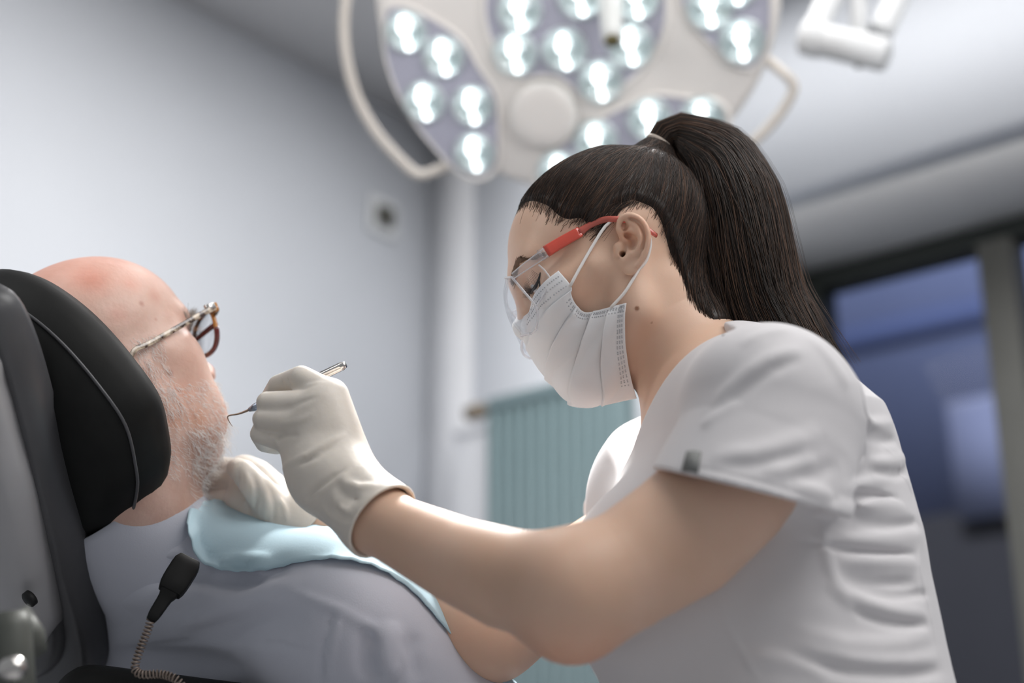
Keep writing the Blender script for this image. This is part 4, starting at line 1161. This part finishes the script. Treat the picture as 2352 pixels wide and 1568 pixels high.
for s_ in (0, 1):
    f_ = (lambda P: P) if s_ == 0 else gp
    top_e = resample([gpx(1177, 637, 58), gpx(1207, 620, 62), gpx(1237, 608, 66)], 12)
    bot_e = resample([gpx(1231, 704, 58), gpx(1256, 667, 64), gpx(1266, 646, 66)], 12)
    k = np.linspace(0, 1, 14)[None, :, None]
    Gs = top_e[:, None] * (1 - k) + bot_e[:, None] * k
    b = MB(); b.add(*grid_geo(f_(Gs))); o = b.build('side_shield', M_CLEAR, sg); mm = o.modifiers.new('thick', 'SOLIDIFY'); mm.thickness = .0018
    b = MB(); b.add(*tube_geo(f_(resample([gpx(1237, 608, 66), gpx(1252, 622, 66), gpx(1266, 646, 66), gpx(1254, 668, 64), gpx(1232, 703, 58)], 24)), .0008, 8)); b.build('shield_rim', M_CLEARB, o)
    # brow bar and hinge
    P_ = resample([gpx(1178, 634, 59), gpx(1210, 610, 63), gpx(1246, 584, 67)], 14)
    b = MB(); b.add(*tube_geo(f_(P_), np.interp(np.linspace(0, 1, 14), [0, 1], [.0024, .0038]), up=WU, flat=.5, square=True)); b.build('brow_bar', M_BAR, sg)
    P_ = np.array([gpx(1240, 588, 68), gpx(1256, 578, 68.5)])
    b = MB(); b.add(*tube_geo(f_(P_), .0052, up=WU, flat=.45, square=True)); b.build('hinge', M_BAR, sg, smooth=False)
    b = MB()
    for dd in (.0034, -.0034): b.add(*tube_geo(f_(resample([gpx(1178, 634, 59) + WU * dd * .75, gpx(1210, 610, 63) + WU * dd, gpx(1256, 578, 68.5) + WU * dd * 1.2], 16)), .0006, 6))
    b.build('bar_edge', M_CLEARB, sg)
    tp = [gpx(1254, 578, 69), gpx(1290, 556, 70.5), gpx(1333, 532, 72)]
    b = MB(); b.add(*tube_geo(f_(resample(tp, 10)), np.linspace(.0052, .0046, 10), up=WU, flat=.42, square=True))
    te = b.build('temple', M_RED, sg)
    tp2 = [gpx(1331, 533, 72), gpx(1355, 517, 73), gpx(1385, 505, 75), gpx(1412, 503, 77.5), gpx(1440, 506, 78), gpx(1470, 516, 80), gpx(1495, 532, 79), gpx(1508, 541, 76)]
    b = MB(); b.add(*tube_geo(f_(resample(tp2, 30)), np.interp(np.linspace(0, 1, 30), [0, .1, .6, 1], [.0040, .0032, .0028, .0026]), up=WU, flat=.6)); b.build('temple_tip', M_REDL, te)

# ---- dental scaler
ta, tb = pix(793, 837, 1.262), pix(600, 929, 1.290)
sd_ = nrm(tb - ta)
scl = empty('dental_scaler', to_world(tb)); tag(scl, 'slim steel dental scaler held in the raised gloved hand', 'scaler')
prof = []
Lh = np.linalg.norm(tb - ta)
for k in np.linspace(0, 1, 60):
    r = .0040 - .0004 * ((int(k * 60) % 3) == 0) * (k > .3)
    if k < .02: r = .0030
    prof.append((r, k * Lh))
b = MB(); b.add(*lathe_geo(prof, ta, sd_, 20)); b.build('handle', M_STEEL, scl)
b = MB(); tc_ = tb; td_ = pix(572, 941, 1.294); b.add(*tube_geo(np.array([tc_, tc_ * .45 + td_ * .55, td_]), [.0042, .0036, .0018], 16)); b.build('collar', pmat('collar_bluegrey', (.42, .46, .54), .3, metal=.8, var=.05), scl)
tipp = resample([pix(578, 938, 1.294), pix(560, 946, 1.296), pix(544, 951, 1.298), pix(530, 953, 1.300), pix(523, 957, 1.301), pix(526, 967, 1.302), pix(534, 979, 1.303)], 30)
b = MB(); b.add(*tube_geo(tipp, np.interp(np.linspace(0, 1, 30), [0, .3, .65, 1], [.0013, .0010, .0007, .0002]), 10)); b.build('tip', M_COPPER, scl)
# ================================================================== the patient
MF = nrm([.6703, .1723, -.7218]); ML = np.array([-.6401, -.3579, -.6799]); ML = nrm(ML - MF * (ML @ MF)); MU = np.cross(MF, ML)
HM = HeadFrame(pix(239, 879, 1.36), MF, ML, MU, 1.010)
mface = Sdf(); build_head(mface, HM, nose=112, cx=-10, ck=-10)
mface.add(HM.ell((56, -46, -64), (26, 14, 24)), .03); mface.add(HM.ell((56, 46, -64), (26, 14, 24)), .03)   # jowls
for y in (1, -1):
    mface.add(HM.ell((-40, 70 * y, -4), (13, 7, 27), rotz(.3 * y)), .008)
MA = nrm([-.536, .783, .297]); MR = np.array([.698, .227, .661]); MR = nrm(MR - MA * (MR @ MA)); MFF = np.cross(MA, MR)
if MFF @ np.array([.45, .577, -.673]) < 0: MFF = -MFF
MN = pix(330, 1235, 1.385)
def mp(r, f, a): return MN + MR * r + MFF * f + MA * a
MRX = np.stack([MR, MFF, MA], 1)
for y in (1, -1): mface.add(HM.ell((40, 50 * y, 2), (22, 12, 20)), .025); mface.add(HM.ell((44, 46 * y, -32), (28, 15, 32)), .03)
mneck = chain([HM.p((-18, 0, -30)), HM.p((-14, 0, -75)), mp(0, .0, -.03)], [.056, .054, .058])
def mtorso(S, o=0.0):
    S.add(capsule(mp(.152, -.005, -.125), mp(-.152, -.005, -.125), .058 + o), 0)
    S.add(capsule(mp(0, 0, -.03), mp(.15, 0, -.12), .050 + o), .05); S.add(capsule(mp(0, 0, -.03), mp(-.15, 0, -.12), .050 + o), .05)
    S.add(ellip(mp(0, .02, -.24), MRX, (.180 + o, .120 + o, .22 + o)), .05)
    S.add(ellip(mp(0, .03, -.48), MRX, (.170 + o, .135 + o, .24 + o)), .05)
    for s in (1, -1):
        S.add(ellip(mp(.195 * s, 0, -.145), MRX, (.062 + o, .060 + o, .075 + o)), .05)
        S.add(chain([mp(.20 * s, 0, -.145), mp(.235 * s, .0, -.30), mp(.245 * s, .02, -.46)], [.058 + o, .056 + o, .050 + o]), .03)
mbody = mface.copy(); mbody.add(mneck, .035)
for i, y in enumerate((-1, 1)): mbody.add(HM.cap((0, 38 * y, -40), (18, 12 * y, -98), 12, 10), .03)
tmp = Sdf(); mtorso(tmp, -.012); mbody.add(lambda P: tmp(P), .03)
V, F = extract(mbody, [-.62, -.40, -1.70], [.12, .16, -1.08], .0018)
V = relax(V, F, 1, .4)
q = HM.loc(V); T = np.ones((len(V), 3))
w = np.clip((q[:, 2] - 55) / 50, 0, 1)[:, None]; T *= 1 - w * (1 - np.array([1.06, .90, .88]))
def mblob(loc, r, col, soft=.6):
    d = np.linalg.norm(q - np.array(loc), axis=1); w = np.clip((r - d) / (r * soft), 0, 1)[:, None]; T[:] = T * (1 - w) + T * np.array(col) * w
def mhit(x, y): return mface.hit([x], [y], 1.1, 1.6)[0]
for x, y, r, c in [(325, 697, 4, (.72, .55, .5)), (390, 857, 4.2, (.45, .36, .33)), (358, 733, 2.5, (.8, .65, .6)), (355, 680, 12, (.96, .85, .82)), (300, 650, 16, (1, .86, .83)), (420, 905, 16, (1.0, .84, .76)), (400, 960, 14, (.95, .78, .68)), (455, 960, 16, (.95, .80, .70)), (210, 640, 26, (1.02, .84, .80)), (270, 720, 14, (1, .88, .86))]:
    mblob(HM.loc(mhit(x, y)[None])[0], r, c, .9)
mblob((121, 0, -12), 16, (1.04, .78, .74), 1)
b = MB(); b.add(V, F, T); man = b.build('person', M_SKINM, use_tint=True)
tag(man, 'bald person with a white beard in a grey shirt reclining in the dental chair', 'person')
for y in (1, -1):
    th = np.linspace(0, math.pi, 13); c = HM.p((66.5, 31 * y, 14)); r = .0125
    b = MB(); b.add(*lathe_geo([(max(.0002, r * math.sin(t)), -r * math.cos(t)) for t in th], c, MF, 24)); b.build('eyeball', M_EYE, man)
def surf_strands(S, seeds, dirs, L, lift, T=7, jit=.35):
    g = S.grad(seeds); n = len(seeds)
    d = dirs + RNG.normal(0, jit, (n, 3)); d -= g * np.sum(d * g, 1)[:, None]; d /= np.linalg.norm(d, axis=1)[:, None] + 1e-9
    t = np.linspace(0, 1, T)[None, :, None]; L = L[:, None, None]; lf = lift[:, None, None]
    return seeds[:, None] + d[:, None] * L * t + g[:, None] * (lf * L * np.sin(t * 1.8) - .0003)
Vq = V
def sample(mask, n): 
    k = np.flatnonzero(mask); return Vq[RNG.choice(k, n)] + RNG.normal(0, .0006, (n, 3))
b = MB()
x, y, z = q.T
near = (y < 30)
jaw = (z < -33) & (z > -112) & (x > 2) & (x < 112) & near & ((x > 20) | (z < -30))
sd = sample(jaw, 2000); S = surf_strands(mface, sd, np.tile(-MU * .9 + MF * .35, (len(sd), 1)), RNG.uniform(.003, .0075, len(sd)), RNG.uniform(.2, .6, len(sd)))
b.add(*strands_geo(S, RNG.uniform(.00009, .00016, len(S))))
sb = (x > -4) & (x < 26) & (z < 18) & (z > -60) & (y < 0)
sd = sample(sb, 420); S = surf_strands(mface, sd, np.tile(-MU + MF * .15, (len(sd), 1)), RNG.uniform(.005, .010, len(sd)), RNG.uniform(.1, .4, len(sd)))
b.add(*strands_geo(S, .00013))
chin = (z < -74) & (x > 30) & (x < 106) & (y < 36)
sd = sample(chin, 3400); S = surf_strands(mface, sd, np.tile(-MU * .8 + MF * .35, (len(sd), 1)), RNG.uniform(.006, .015, len(sd)), RNG.uniform(.35, .9, len(sd)))
b.add(*strands_geo(S, RNG.uniform(.0001, .00018, len(S))))
mo_ = (z < -26) & (z > -46) & (x > 84) & (abs(y) < 34)
sd = sample(mo_, 900); S = surf_strands(mface, sd, np.tile(-MU * .8 + MF * .5, (len(sd), 1)), RNG.uniform(.006, .011, len(sd)), RNG.uniform(.5, .9, len(sd)))
b.add(*strands_geo(S, .00013))
beard = b.build('beard', M_BEARD, man); tag(beard, 'short white beard')
for s_ in (1, -1):
    bp = resample([HM.p((x_, y_ * s_, z_)) for x_, y_, z_ in [(95, 10, 30), (90, 24, 36), (80, 38, 39), (68, 48, 36)]], 60); bp = mface.project(bp)
    S = []
    for i in range(260):
        k = RNG.integers(0, 57); d = nrm(nrm(bp[k + 2] - bp[k]) * .8 + MF * .7 + MU * .3 + RNG.normal(0, .3, 3)); kk = np.linspace(0, 1, 5)[:, None]
        S.append(bp[k] + MU * RNG.normal(0, .002) + d * RNG.uniform(.006, .013) * kk)
    b = MB(); b.add(*strands_geo(np.array(S), .00013)); b.build('eyebrow', pmat('grey_brow' + str(s_), (.45, .42, .38), .5, var=.2), man)

# ---- shirt
ms = Sdf(); mtorso(ms, .004)
ms.sub(chain([mp(0, 0, .02), mp(0, .03, -.06)], [.072, .050]), .006)
ms0 = ms.copy()
def mfold(pts, w, a):
    xy = np.array(pts, float); P = ms0.hit(xy[:, 0], xy[:, 1], .95, 1.75, 340); ms.dis(ridge(resample(P, 7), w * .9, a * (2.4 if w >= .009 else 1.7)))
for pts, w, a in [
 ([(250, 1340), (400, 1310), (560, 1330), (680, 1310)], .012, -.006), ([(260, 1380), (420, 1360), (560, 1370)], .010, .006), ([(400, 1440), (560, 1380), (700, 1340)], .010, .005), ([(300, 1490), (470, 1470), (640, 1480), (740, 1500)], .003, -.0022),
 ([(600, 1330), (700, 1370), (780, 1400), (880, 1460), (950, 1540)], .004, .003), ([(770, 1400), (745, 1470), (735, 1568)], .0025, -.0025), ([(790, 1395), (765, 1470), (755, 1568)], .003, .002), ([(860, 1430), (840, 1500), (850, 1568)], .009, -.004), ([(900, 1420), (890, 1500), (905, 1568)], .010, .004),
 ([(960, 1450), (950, 1500), (960, 1568)], .008, -.003), ([(450, 1330), (560, 1300), (640, 1320)], .01, .004), ([(250, 1510), (420, 1520), (560, 1530)], .012, -.008), ([(420, 1460), (600, 1430), (720, 1420)], .012, -.004), ([(360, 1300), (400, 1270), (430, 1290)], .006, .004)]:
    mfold(pts, w, a)
Vm, Fm = extract(ms, [-.62, -.80, -1.85], [.20, -.10, -.98], .003)
Vm = relax(Vm, Fm, 1, .4)
b = MB(); b.add(Vm, Fm); mshirt = b.build('shirt', M_MSHIRT, man, use_tint=True)
# collar stand: a band round the neck
cc_ = [(mp(0, .0, -.012), .075), (mp(0, -.004, .026), .070)]
def ring(c, r, n, tilt=0.0, fl=.92):
    th = np.linspace(0, 2 * math.pi, n, endpoint=False)
    return np.array([c + MR * r * math.cos(t) + MFF * r * fl * math.sin(t) + MA * (-.030 * max(0, math.sin(t))) for t in th])
n = 64; rows = [ring(mp(0, .004, -.050), .084, n), ring(mp(0, .002, -.02), .080, n), ring(mp(0, 0, .012), .0755, n), ring(mp(0, 0, .040), .0720, n), ring(mp(0, 0, .048), .0710, n), ring(mp(0, 0, .048), .0685, n), ring(mp(0, 0, .01), .0700, n)]
Vr = np.vstack(rows); k = np.arange(len(rows) - 1)[:, None]; j = np.arange(n)[None]
Fr = np.stack([k * n + j, k * n + (j + 1) % n, (k + 1) * n + (j + 1) % n, (k + 1) * n + j], -1).reshape(-1, 4)
b = MB(); b.add(Vr, Fr); b.build('collar', M_MSHIRT, mshirt, use_tint=True)
# ---- dental bib: paper sheet lying over the chest, its top corner curling up by the collar
rows = [
 [(428, 1200, 1.325), (436, 1240, 1.310), (460, 1286, 1.300), (530, 1310, 1.285), (600, 1312, 1.27), (690, 1290, 1.255), (790, 1285, 1.245), (880, 1305, 1.25), (960, 1380, 1.265), (1060, 1480, 1.28), (1180, 1600, 1.30)],
 [(433, 1170, 1.345), (452, 1205, 1.335), (490, 1250, 1.325), (560, 1268, 1.31), (630, 1270, 1.295), (710, 1255, 1.28), (800, 1258, 1.268), (880, 1288, 1.272), (962, 1368, 1.285), (1064, 1468, 1.30), (1186, 1588, 1.32)],
 [(446, 1152, 1.365), (475, 1170, 1.36), (525, 1200, 1.352), (590, 1216, 1.34), (660, 1224, 1.33), (735, 1222, 1.315), (815, 1244, 1.30), (885, 1284, 1.30), (968, 1364, 1.315), (1070, 1464, 1.33), (1192, 1584, 1.35)],
 [(470, 1156, 1.385), (500, 1170, 1.395), (550, 1194, 1.395), (605, 1206, 1.385), (670, 1214, 1.375), (745, 1216, 1.36), (820, 1246, 1.35), (890, 1290, 1.35), (975, 1372, 1.37), (1080, 1474, 1.39), (1200, 1594, 1.41)],
 [(520, 1200, 1.42), (560, 1240, 1.44), (600, 1260, 1.45), (650, 1270, 1.45), (720, 1280, 1.45), (790, 1300, 1.45), (860, 1340, 1.45), (930, 1390, 1.45), (1010, 1460, 1.47), (1110, 1560, 1.49), (1230, 1680, 1.52)],
]
Gb = np.array([resample(pixs(r), 90) for r in rows]); Gb = np.stack([resample(Gb[:, j], 40) for j in range(90)], 1)
rip = .0007 * np.sin(np.arange(90) * 1.6)[None, :] * np.ones((40, 1)) + .0012 * np.sin(np.arange(90) * .35 + np.arange(40)[:, None] * .22)
du = np.gradient(Gb, axis=1); dv_ = np.gradient(Gb, axis=0); Nb = np.cross(du, dv_); Nb /= np.linalg.norm(Nb, axis=2, keepdims=True) + 1e-9
Gb = Gb + Nb * rip[..., None]
for _ in range(2):
    gf = ms(Gb.reshape(-1, 3)); gg = ms.grad(Gb.reshape(-1, 3)); Gb = (Gb.reshape(-1, 3) + gg * np.clip(.003 - gf, 0, .03)[:, None]).reshape(Gb.shape)
b = MB(); b.add(*grid_geo(Gb)); bib = b.build('dental_bib', M_BIBC); mm = bib.modifiers.new('thick', 'SOLIDIFY'); mm.thickness = .0012; mm.offset = 0
tag(bib, 'pale blue paper bib spread over the chest of the bald person', 'bib')
# ---- bib clip with its cord
cl = empty('bib_clip', to_world(pix(400, 1340, 1.24))); tag(cl, 'black bib clip on a coiled cord, hanging from the blue bib beside the headrest', 'clip')
c1, c2, c3 = pix(436, 1284, 1.262), pix(388, 1360, 1.238), pix(346, 1424, 1.222)
b = MB(); Pc = resample([c1, c1 * .5 + c2 * .5, c2], 8); up_ = np.cross(nrm(c2 - c1), [0, 0, 1])
b.add(*tube_geo(Pc, [.0095, .0118, .0122, .0122, .0122, .0120, .0115, .0100], up=up_, flat=.55, square=True)); b.build('jaw', M_CLIP, cl, bevel=.001)
b = MB(); Pc = resample([c2 + (c1 - c2) * .1, c2 * .5 + c3 * .5, c3], 8); b.add(*tube_geo(Pc, [.0095, .0078, .0062, .0058, .0056, .0054, .0050, .0040], up=up_, flat=.6, square=True)); b.build('lever', M_CLIP, cl)
cdp = resample([c3, pix(338, 1450, 1.22), pix(322, 1490, 1.215), pix(310, 1532, 1.21), pix(325, 1548, 1.207), pix(370, 1548, 1.205), pix(410, 1565, 1.2), pix(440, 1620, 1.2)], 420)
Tn = np.gradient(cdp, axis=0); Tn /= np.linalg.norm(Tn, axis=1)[:, None]; N1 = np.cross(Tn, [0, 0, 1.0]); N1 /= np.linalg.norm(N1, axis=1)[:, None]; N2 = np.cross(Tn, N1)
ph = np.arange(420) * .52; hx = cdp + .0032 * (np.cos(ph)[:, None] * N1 + np.sin(ph)[:, None] * N2)
b = MB(); b.add(*tube_geo(hx, .0008, 6)); b.build('cord', M_CORD, cl)

# ---- spectacles
eg = empty('eyeglasses', to_world(HM.p((102, 0, 15)))); tag(eg, 'tortoiseshell eyeglasses on the bald person', 'eyeglasses')
def gl(x, y, z): return HM.p((x, y, z))
TILT = roty(.17)
def glp(y, z, b_=0.0):       # point of the spectacle front: y across, z up; wraps a little
    p = np.array([0 - .0016 * y * y + b_, y, z]); p = TILT @ p; return HM.p(p + np.array([105, 0, 16]))
def lens_outline(s, n=60, g=1.0):
    th = np.linspace(0, 2 * math.pi, n, endpoint=False); out = []
    for t in th:
        c, q_ = math.cos(t), math.sin(t)
        yy = 25.5 * np.sign(c) * abs(c) ** .82; zz = (20.5 if q_ < 0 else 17.5) * np.sign(q_) * abs(q_) ** .82
        out.append((s * (35 + yy * g * (1)), 2 + zz * g + (2.5 * c if q_ > 0 else 0)))
    return out
b = MB()
for s_ in (1, -1):
    P_ = np.array([glp(y, z) for y, z in lens_outline(s_)]); b.add(*tube_geo(P_, .0023, 10, up=MF, flat=.95, closed=True))
    b.add(*tube_geo(resample([glp(s_ * 60, 14), glp(s_ * 67, 15), glp(s_ * 72, 15, -2)], 10), [.0035] * 10, up=MF, flat=1.2, square=True))
b.add(*tube_geo(resample([glp(-11, 8), glp(0, 11, 1), glp(11, 8)], 12), .0023, 10)); b.build('front_frame', M_TORT, eg)
# lower rims are deep wine red
b = MB()
for s_ in (1, -1):
    P_ = np.array([glp(y, z, .4) for y, z in lens_outline(s_) ]); z_ = np.array([z for _, z in lens_outline(s_)])
    k = np.flatnonzero(z_ < 6); P2 = P_[k]; b.add(*tube_geo(P2, .0027, 10, up=MF, flat=.95))
o = b.build('lower_rim', M_WINE, eg); tag(o, 'wine red lower rim')
for s_ in (1, -1):
    ol = lens_outline(s_, 40, .98); c_ = np.mean(ol, 0)
    Vl = np.array([glp(y, z, .3) for y, z in ol] + [glp(c_[0], c_[1], 1.5)]); n = len(ol)
    b = MB(); b.add(Vl, np.stack([np.arange(n), (np.arange(n) + 1) % n, np.full(n, n)], 1)); o = b.build('lens', M_LENSM, eg); mm = o.modifiers.new('thick', 'SOLIDIFY'); mm.thickness = .0015
    h0 = glp(s_ * 72, 15, -2); P_ = resample([h0, HM.p((60, s_ * 76, 8 + 14)), HM.p((10, s_ * 79, 8)), HM.p((-8, s_ * 79, 4)), HM.p((-22, s_ * 78, -14))], 30)
    b = MB(); b.add(*tube_geo(P_, np.interp(np.linspace(0, 1, 30), [0, .2, 1], [.0032, .0026, .0024]), up=MU, flat=.55, square=True)); te = b.build('temple', M_TEMPLE, eg)
    b = MB(); b.add(*tube_geo(np.array([h0 + MU * .0012 - MR * 0, h0 - MF * .010 + MU * .0008]), .0030, up=MU, flat=.8, square=True)); b.build('hinge', M_STEEL, te)

# ================================================================== dental chair (headrest seen from behind)
ch = empty('dental_chair', to_world(pix(60, 1568, 1.15)) * np.array([1, 1, 0])); tag(ch, 'black padded dental chair headrest with grey rear shell at the left edge', 'dental chair')
HN_ = nrm(MFF * .72 + MF * .28)                    # the headrest faces along this
def hpl(x, y, d0): return on_plane(x, y, HN_, pix(250, 950, d0) @ HN_)
def outline3(pts, d0, n): 
    xy = smooth_closed([(p[0], p[1]) for p in pts], n); return np.array([hpl(x, y, d0) for x, y in xy])
def slab(pts, d0, prof, n=120, cen=None):
    """rounded slab: prof is a list of (scale, offset along the headrest axis)"""
    O = outline3(pts, d0, n); c = O.mean(0) if cen is None else hpl(*cen, d0)
    V = []; 
    for s_, h_ in prof: V.append(c + (O - c) * s_ + HN_ * h_)
    m = len(V); V = np.vstack(V + [(c + HN_ * prof[0][1])[None], (c + HN_ * prof[-1][1])[None]])
    k = np.arange(m - 1)[:, None]; j = np.arange(n)[None]
    F4 = np.stack([k * n + j, k * n + (j + 1) % n, (k + 1) * n + (j + 1) % n, (k + 1) * n + j], -1).reshape(-1, 4)
    jj = np.arange(n)
    F3 = np.vstack([np.stack([(jj + 1) % n, jj, np.full(n, m * n)], 1), np.stack([jj + (m - 1) * n, (jj + 1) % n + (m - 1) * n, np.full(n, m * n + 1)], 1)])
    return V, [F4, F3], O, c
cush = [(-20, 617), (60, 630), (140, 676), (220, 745), (300, 838), (362, 930), (385, 1025), (388, 1085), (366, 1165), (325, 1235), (270, 1275), (190, 1292), (60, 1270), (-80, 1190), (-210, 1080), (-270, 930), (-250, 780), (-150, 660)]
cush = [(x - 17, y + 10) for x, y in cush]
V, Fp, O, c = slab(cush, 1.30, [(.55, -.062), (.80, -.058), (.90, -.046), (.965, -.026), (.995, -.008), (1.0, .002), (.985, .012), (.94, .022), (.84, .030), (.5, .034)], cen=(90, 940))
b = MB(); b.add(V, Fp); cu = b.build('headrest_cushion', M_BLACK, ch)
# piping line round the side of the cushion
b = MB(); b.add(*tube_geo(c + (O - c) * .968 + HN_ * -.0262, .0016, 8, closed=True)); b.build('piping', M_RUBBER, cu)
rim = [(-20, 668), (30, 690), (75, 780), (120, 930), (165, 1110), (210, 1290), (245, 1430), (258, 1510), (250, 1560), (220, 1610), (140, 1640), (-20, 1650), (-180, 1620), (-260, 1500), (-280, 1200), (-240, 900), (-140, 720)]
rim = [(x - 36, y) for x, y in rim]
V, Fp, O, c = slab(rim, 1.16, [(.78, -.016), (.955, -.016), (.975, -.013), (.99, -.007), (1.0, .004), (.995, .016), (.97, .022), (.9, .024)], cen=(0, 1200))
b = MB(); b.add(V, Fp); b.build('headrest_rim', M_RUBBER, ch)
rim2 = [(-20, 740), (15, 800), (55, 950), (95, 1110), (135, 1270), (168, 1410), (178, 1480), (160, 1530), (110, 1560), (-20, 1565), (-180, 1540), (-240, 1400), (-230, 1100), (-150, 820)]
rim2 = [(x - 32, y) for x, y in rim2]
V, Fp, O, c = slab(rim2, 1.125, [(.80, -.012), (.93, -.012), (.965, -.009), (.985, -.003), (1.0, .006), (1.0, .02)], cen=(-20, 1200))
b = MB(); b.add(V, Fp); b.build('shell_frame', M_RUBBER, ch)
shell = [(-20, 830), (12, 905), (45, 1020), (78, 1140), (108, 1270), (134, 1390), (143, 1440), (132, 1475), (105, 1491), (70, 1488), (-40, 1492), (-180, 1470), (-210, 1300), (-190, 1050), (-120, 860)]
shell = [(x - 28, y) for x, y in shell]
V, Fp, O, c = slab(shell, 1.10, [(.5, -.022), (.80, -.020), (.93, -.014), (.98, -.007), (1.0, .002), (1.0, .018)], cen=(-30, 1200))
b = MB(); b.add(V, Fp); sh = b.build('rear_shell', M_SHELL, ch)
pc_ = on_plane(69, 1374, HN_, pix(250, 950, 1.10) @ HN_ - .0205)
b = MB(); b.add(*lathe_geo([(.0003, -.0014), (.0066, -.0014), (.0076, -.0006), (.0076, .004)], pc_ + HN_ * -.002, HN_, 28)); b.build('hole_disc', M_DARK, sh)  # flat dark disc drawn in place of a hole in the shell
# steel bracket under the shell
bk0 = pix(18, 1412, 1.035); bk1 = pix(34, 1750, 1.00)
b = MB(); b.add(*tube_geo(np.array([bk0, bk0 * .9 + bk1 * .1, bk1]), [.0150, .0165, .0170], 28)); br = b.build('bracket_post', M_BRACK, ch)
b = MB(); b.add(*tube_geo(np.array([pix(30, 1420, 1.055), pix(72, 1470, 1.052), pix(92, 1500, 1.055)]), [.014, .012, .006], 16)); b.build('bracket_arm', M_BRACK, ch)
b = MB(); th = np.linspace(0, math.pi, 9); kc = pix(28, 1536, 1.012); b.add(*lathe_geo([(max(.0003, .011 * math.sin(t)), -.011 * math.cos(t)) for t in th], kc, [0, 0, 1], 20)); b.build('bracket_bolt', M_STEEL, br)
# backrest behind the shoulders
BRX = np.stack([MR, MFF, MA], 1)
bs = Sdf(); bs.add(rbox(mp(0.0, -.185, -.50), BRX, (.24, .045, .30), .04)); E1 = nrm([1, -.10, .1]); E2 = nrm(WUP - E1 * (WUP @ E1)); bs.add(rbox(pix(345, 1772, 1.25), np.stack([E1, E2, np.cross(E1, E2)], 1), (.100, .085, .035), .034), .04)
V, F = extract(bs, [-.75, -1.0, -1.9], [.30, -.15, -.9], .006); b = MB(); b.add(V, F); b.build('backrest', M_BLACK, ch)
# ================================================================== light, world and camera
w = bpy.data.worlds.new('World'); SC.world = w; w.use_nodes = True
bg = w.node_tree.nodes['Background']; bg.inputs['Color'].default_value = (.93, .96, 1.0, 1); bg.inputs['Strength'].default_value = .32
def look(o, wt):
    from mathutils import Vector
    d = Vector(wt) - o.location; o.rotation_euler = d.to_track_quat('-Z', 'Y').to_euler()
def area(name, loc, tgt, size, sy, power, col=(1, 1, 1)):
    l = bpy.data.lights.new(name, 'AREA'); l.shape = 'RECTANGLE'; l.size = size; l.size_y = sy; l.energy = power; l.color = col
    o = bpy.data.objects.new(name, l); COL.objects.link(o); o.location = loc; look(o, tgt); return o
area('ceiling_fill', (-1.3, 1.8, ZC - .02), (-1.3, 1.8, 0), 1.2, 1.2, 18, (1, .99, .98))  # added fill with no fixture, brightens the walls around the far corner
area('upward_fill', (.9, .7, 1.95), (.5, .9, 3.0), 1.2, .5, 50, (1, .985, .97))  # added fill aimed upward, evens out ceiling and walls
area('ceiling_fill', (.7, 1.35, ZC - .02), (.7, 1.35, 0), 1.8, .9, 22, (1, .99, .98))  # added fill, unseen, for the right part of the back wall
area('ceiling_fill', (.3, .55, ZC - .02), (.3, .55, 0), 1.2, .6, 7, (1, .985, .96))  # weak added fill from above the foreground figures
area('corner_fill', (-1.2, .2, CAMZ + .95), (-2.1, 1.9, 2.8), .6, .4, 8, (1, .99, .98))  # added unseen light that lifts the dark room corner and its ceiling
area('facade_fill', (-2.2, 4.3, 5.4), (-2.2, 7.5, 3.0), 1.5, .6, 240, (.95, .97, 1))  # added unseen light, only to brighten the facade behind the window
sp = bpy.data.lights.new('surgical_beam', 'SPOT'); sp.energy = 170; sp.spot_size = math.radians(36); sp.spot_blend = .6; sp.shadow_soft_size = .16; sp.color = (1, .985, .96)
so = bpy.data.objects.new('surgical_beam', sp); COL.objects.link(so); so.location = to_world(LC + LN * .06); look(so, to_world(pix(1270, 1120, 1.36)))

cam = bpy.data.cameras.new('Camera'); co = bpy.data.objects.new('Camera', cam); COL.objects.link(co)
cam.sensor_width = 36; cam.lens = 36 * FP / 2352
from mathutils import Matrix
m = Matrix.Identity(4)
for i in range(3):
    for j in range(3): m[i][j] = CR[i, j]
    m[i][3] = CP[i]
co.matrix_world = m; cam.clip_start = .05
cam.dof.use_dof = True; cam.dof.focus_distance = 1.27; cam.dof.aperture_fstop = 2.1
SC.camera = co
SC.view_settings.view_transform = 'Standard'; SC.view_settings.look = 'None'; SC.view_settings.gamma = 1; SC.view_settings.use_curve_mapping = False
SC.view_settings.exposure = 0.0
SC.cycles.use_denoising = True
SC.cycles.transparent_max_bounces = 24; SC.cycles.max_bounces = 8
SC.cycles.use_adaptive_sampling = True; SC.cycles.adaptive_threshold = .03
SC.cycles.sample_clamp_indirect = 4.0
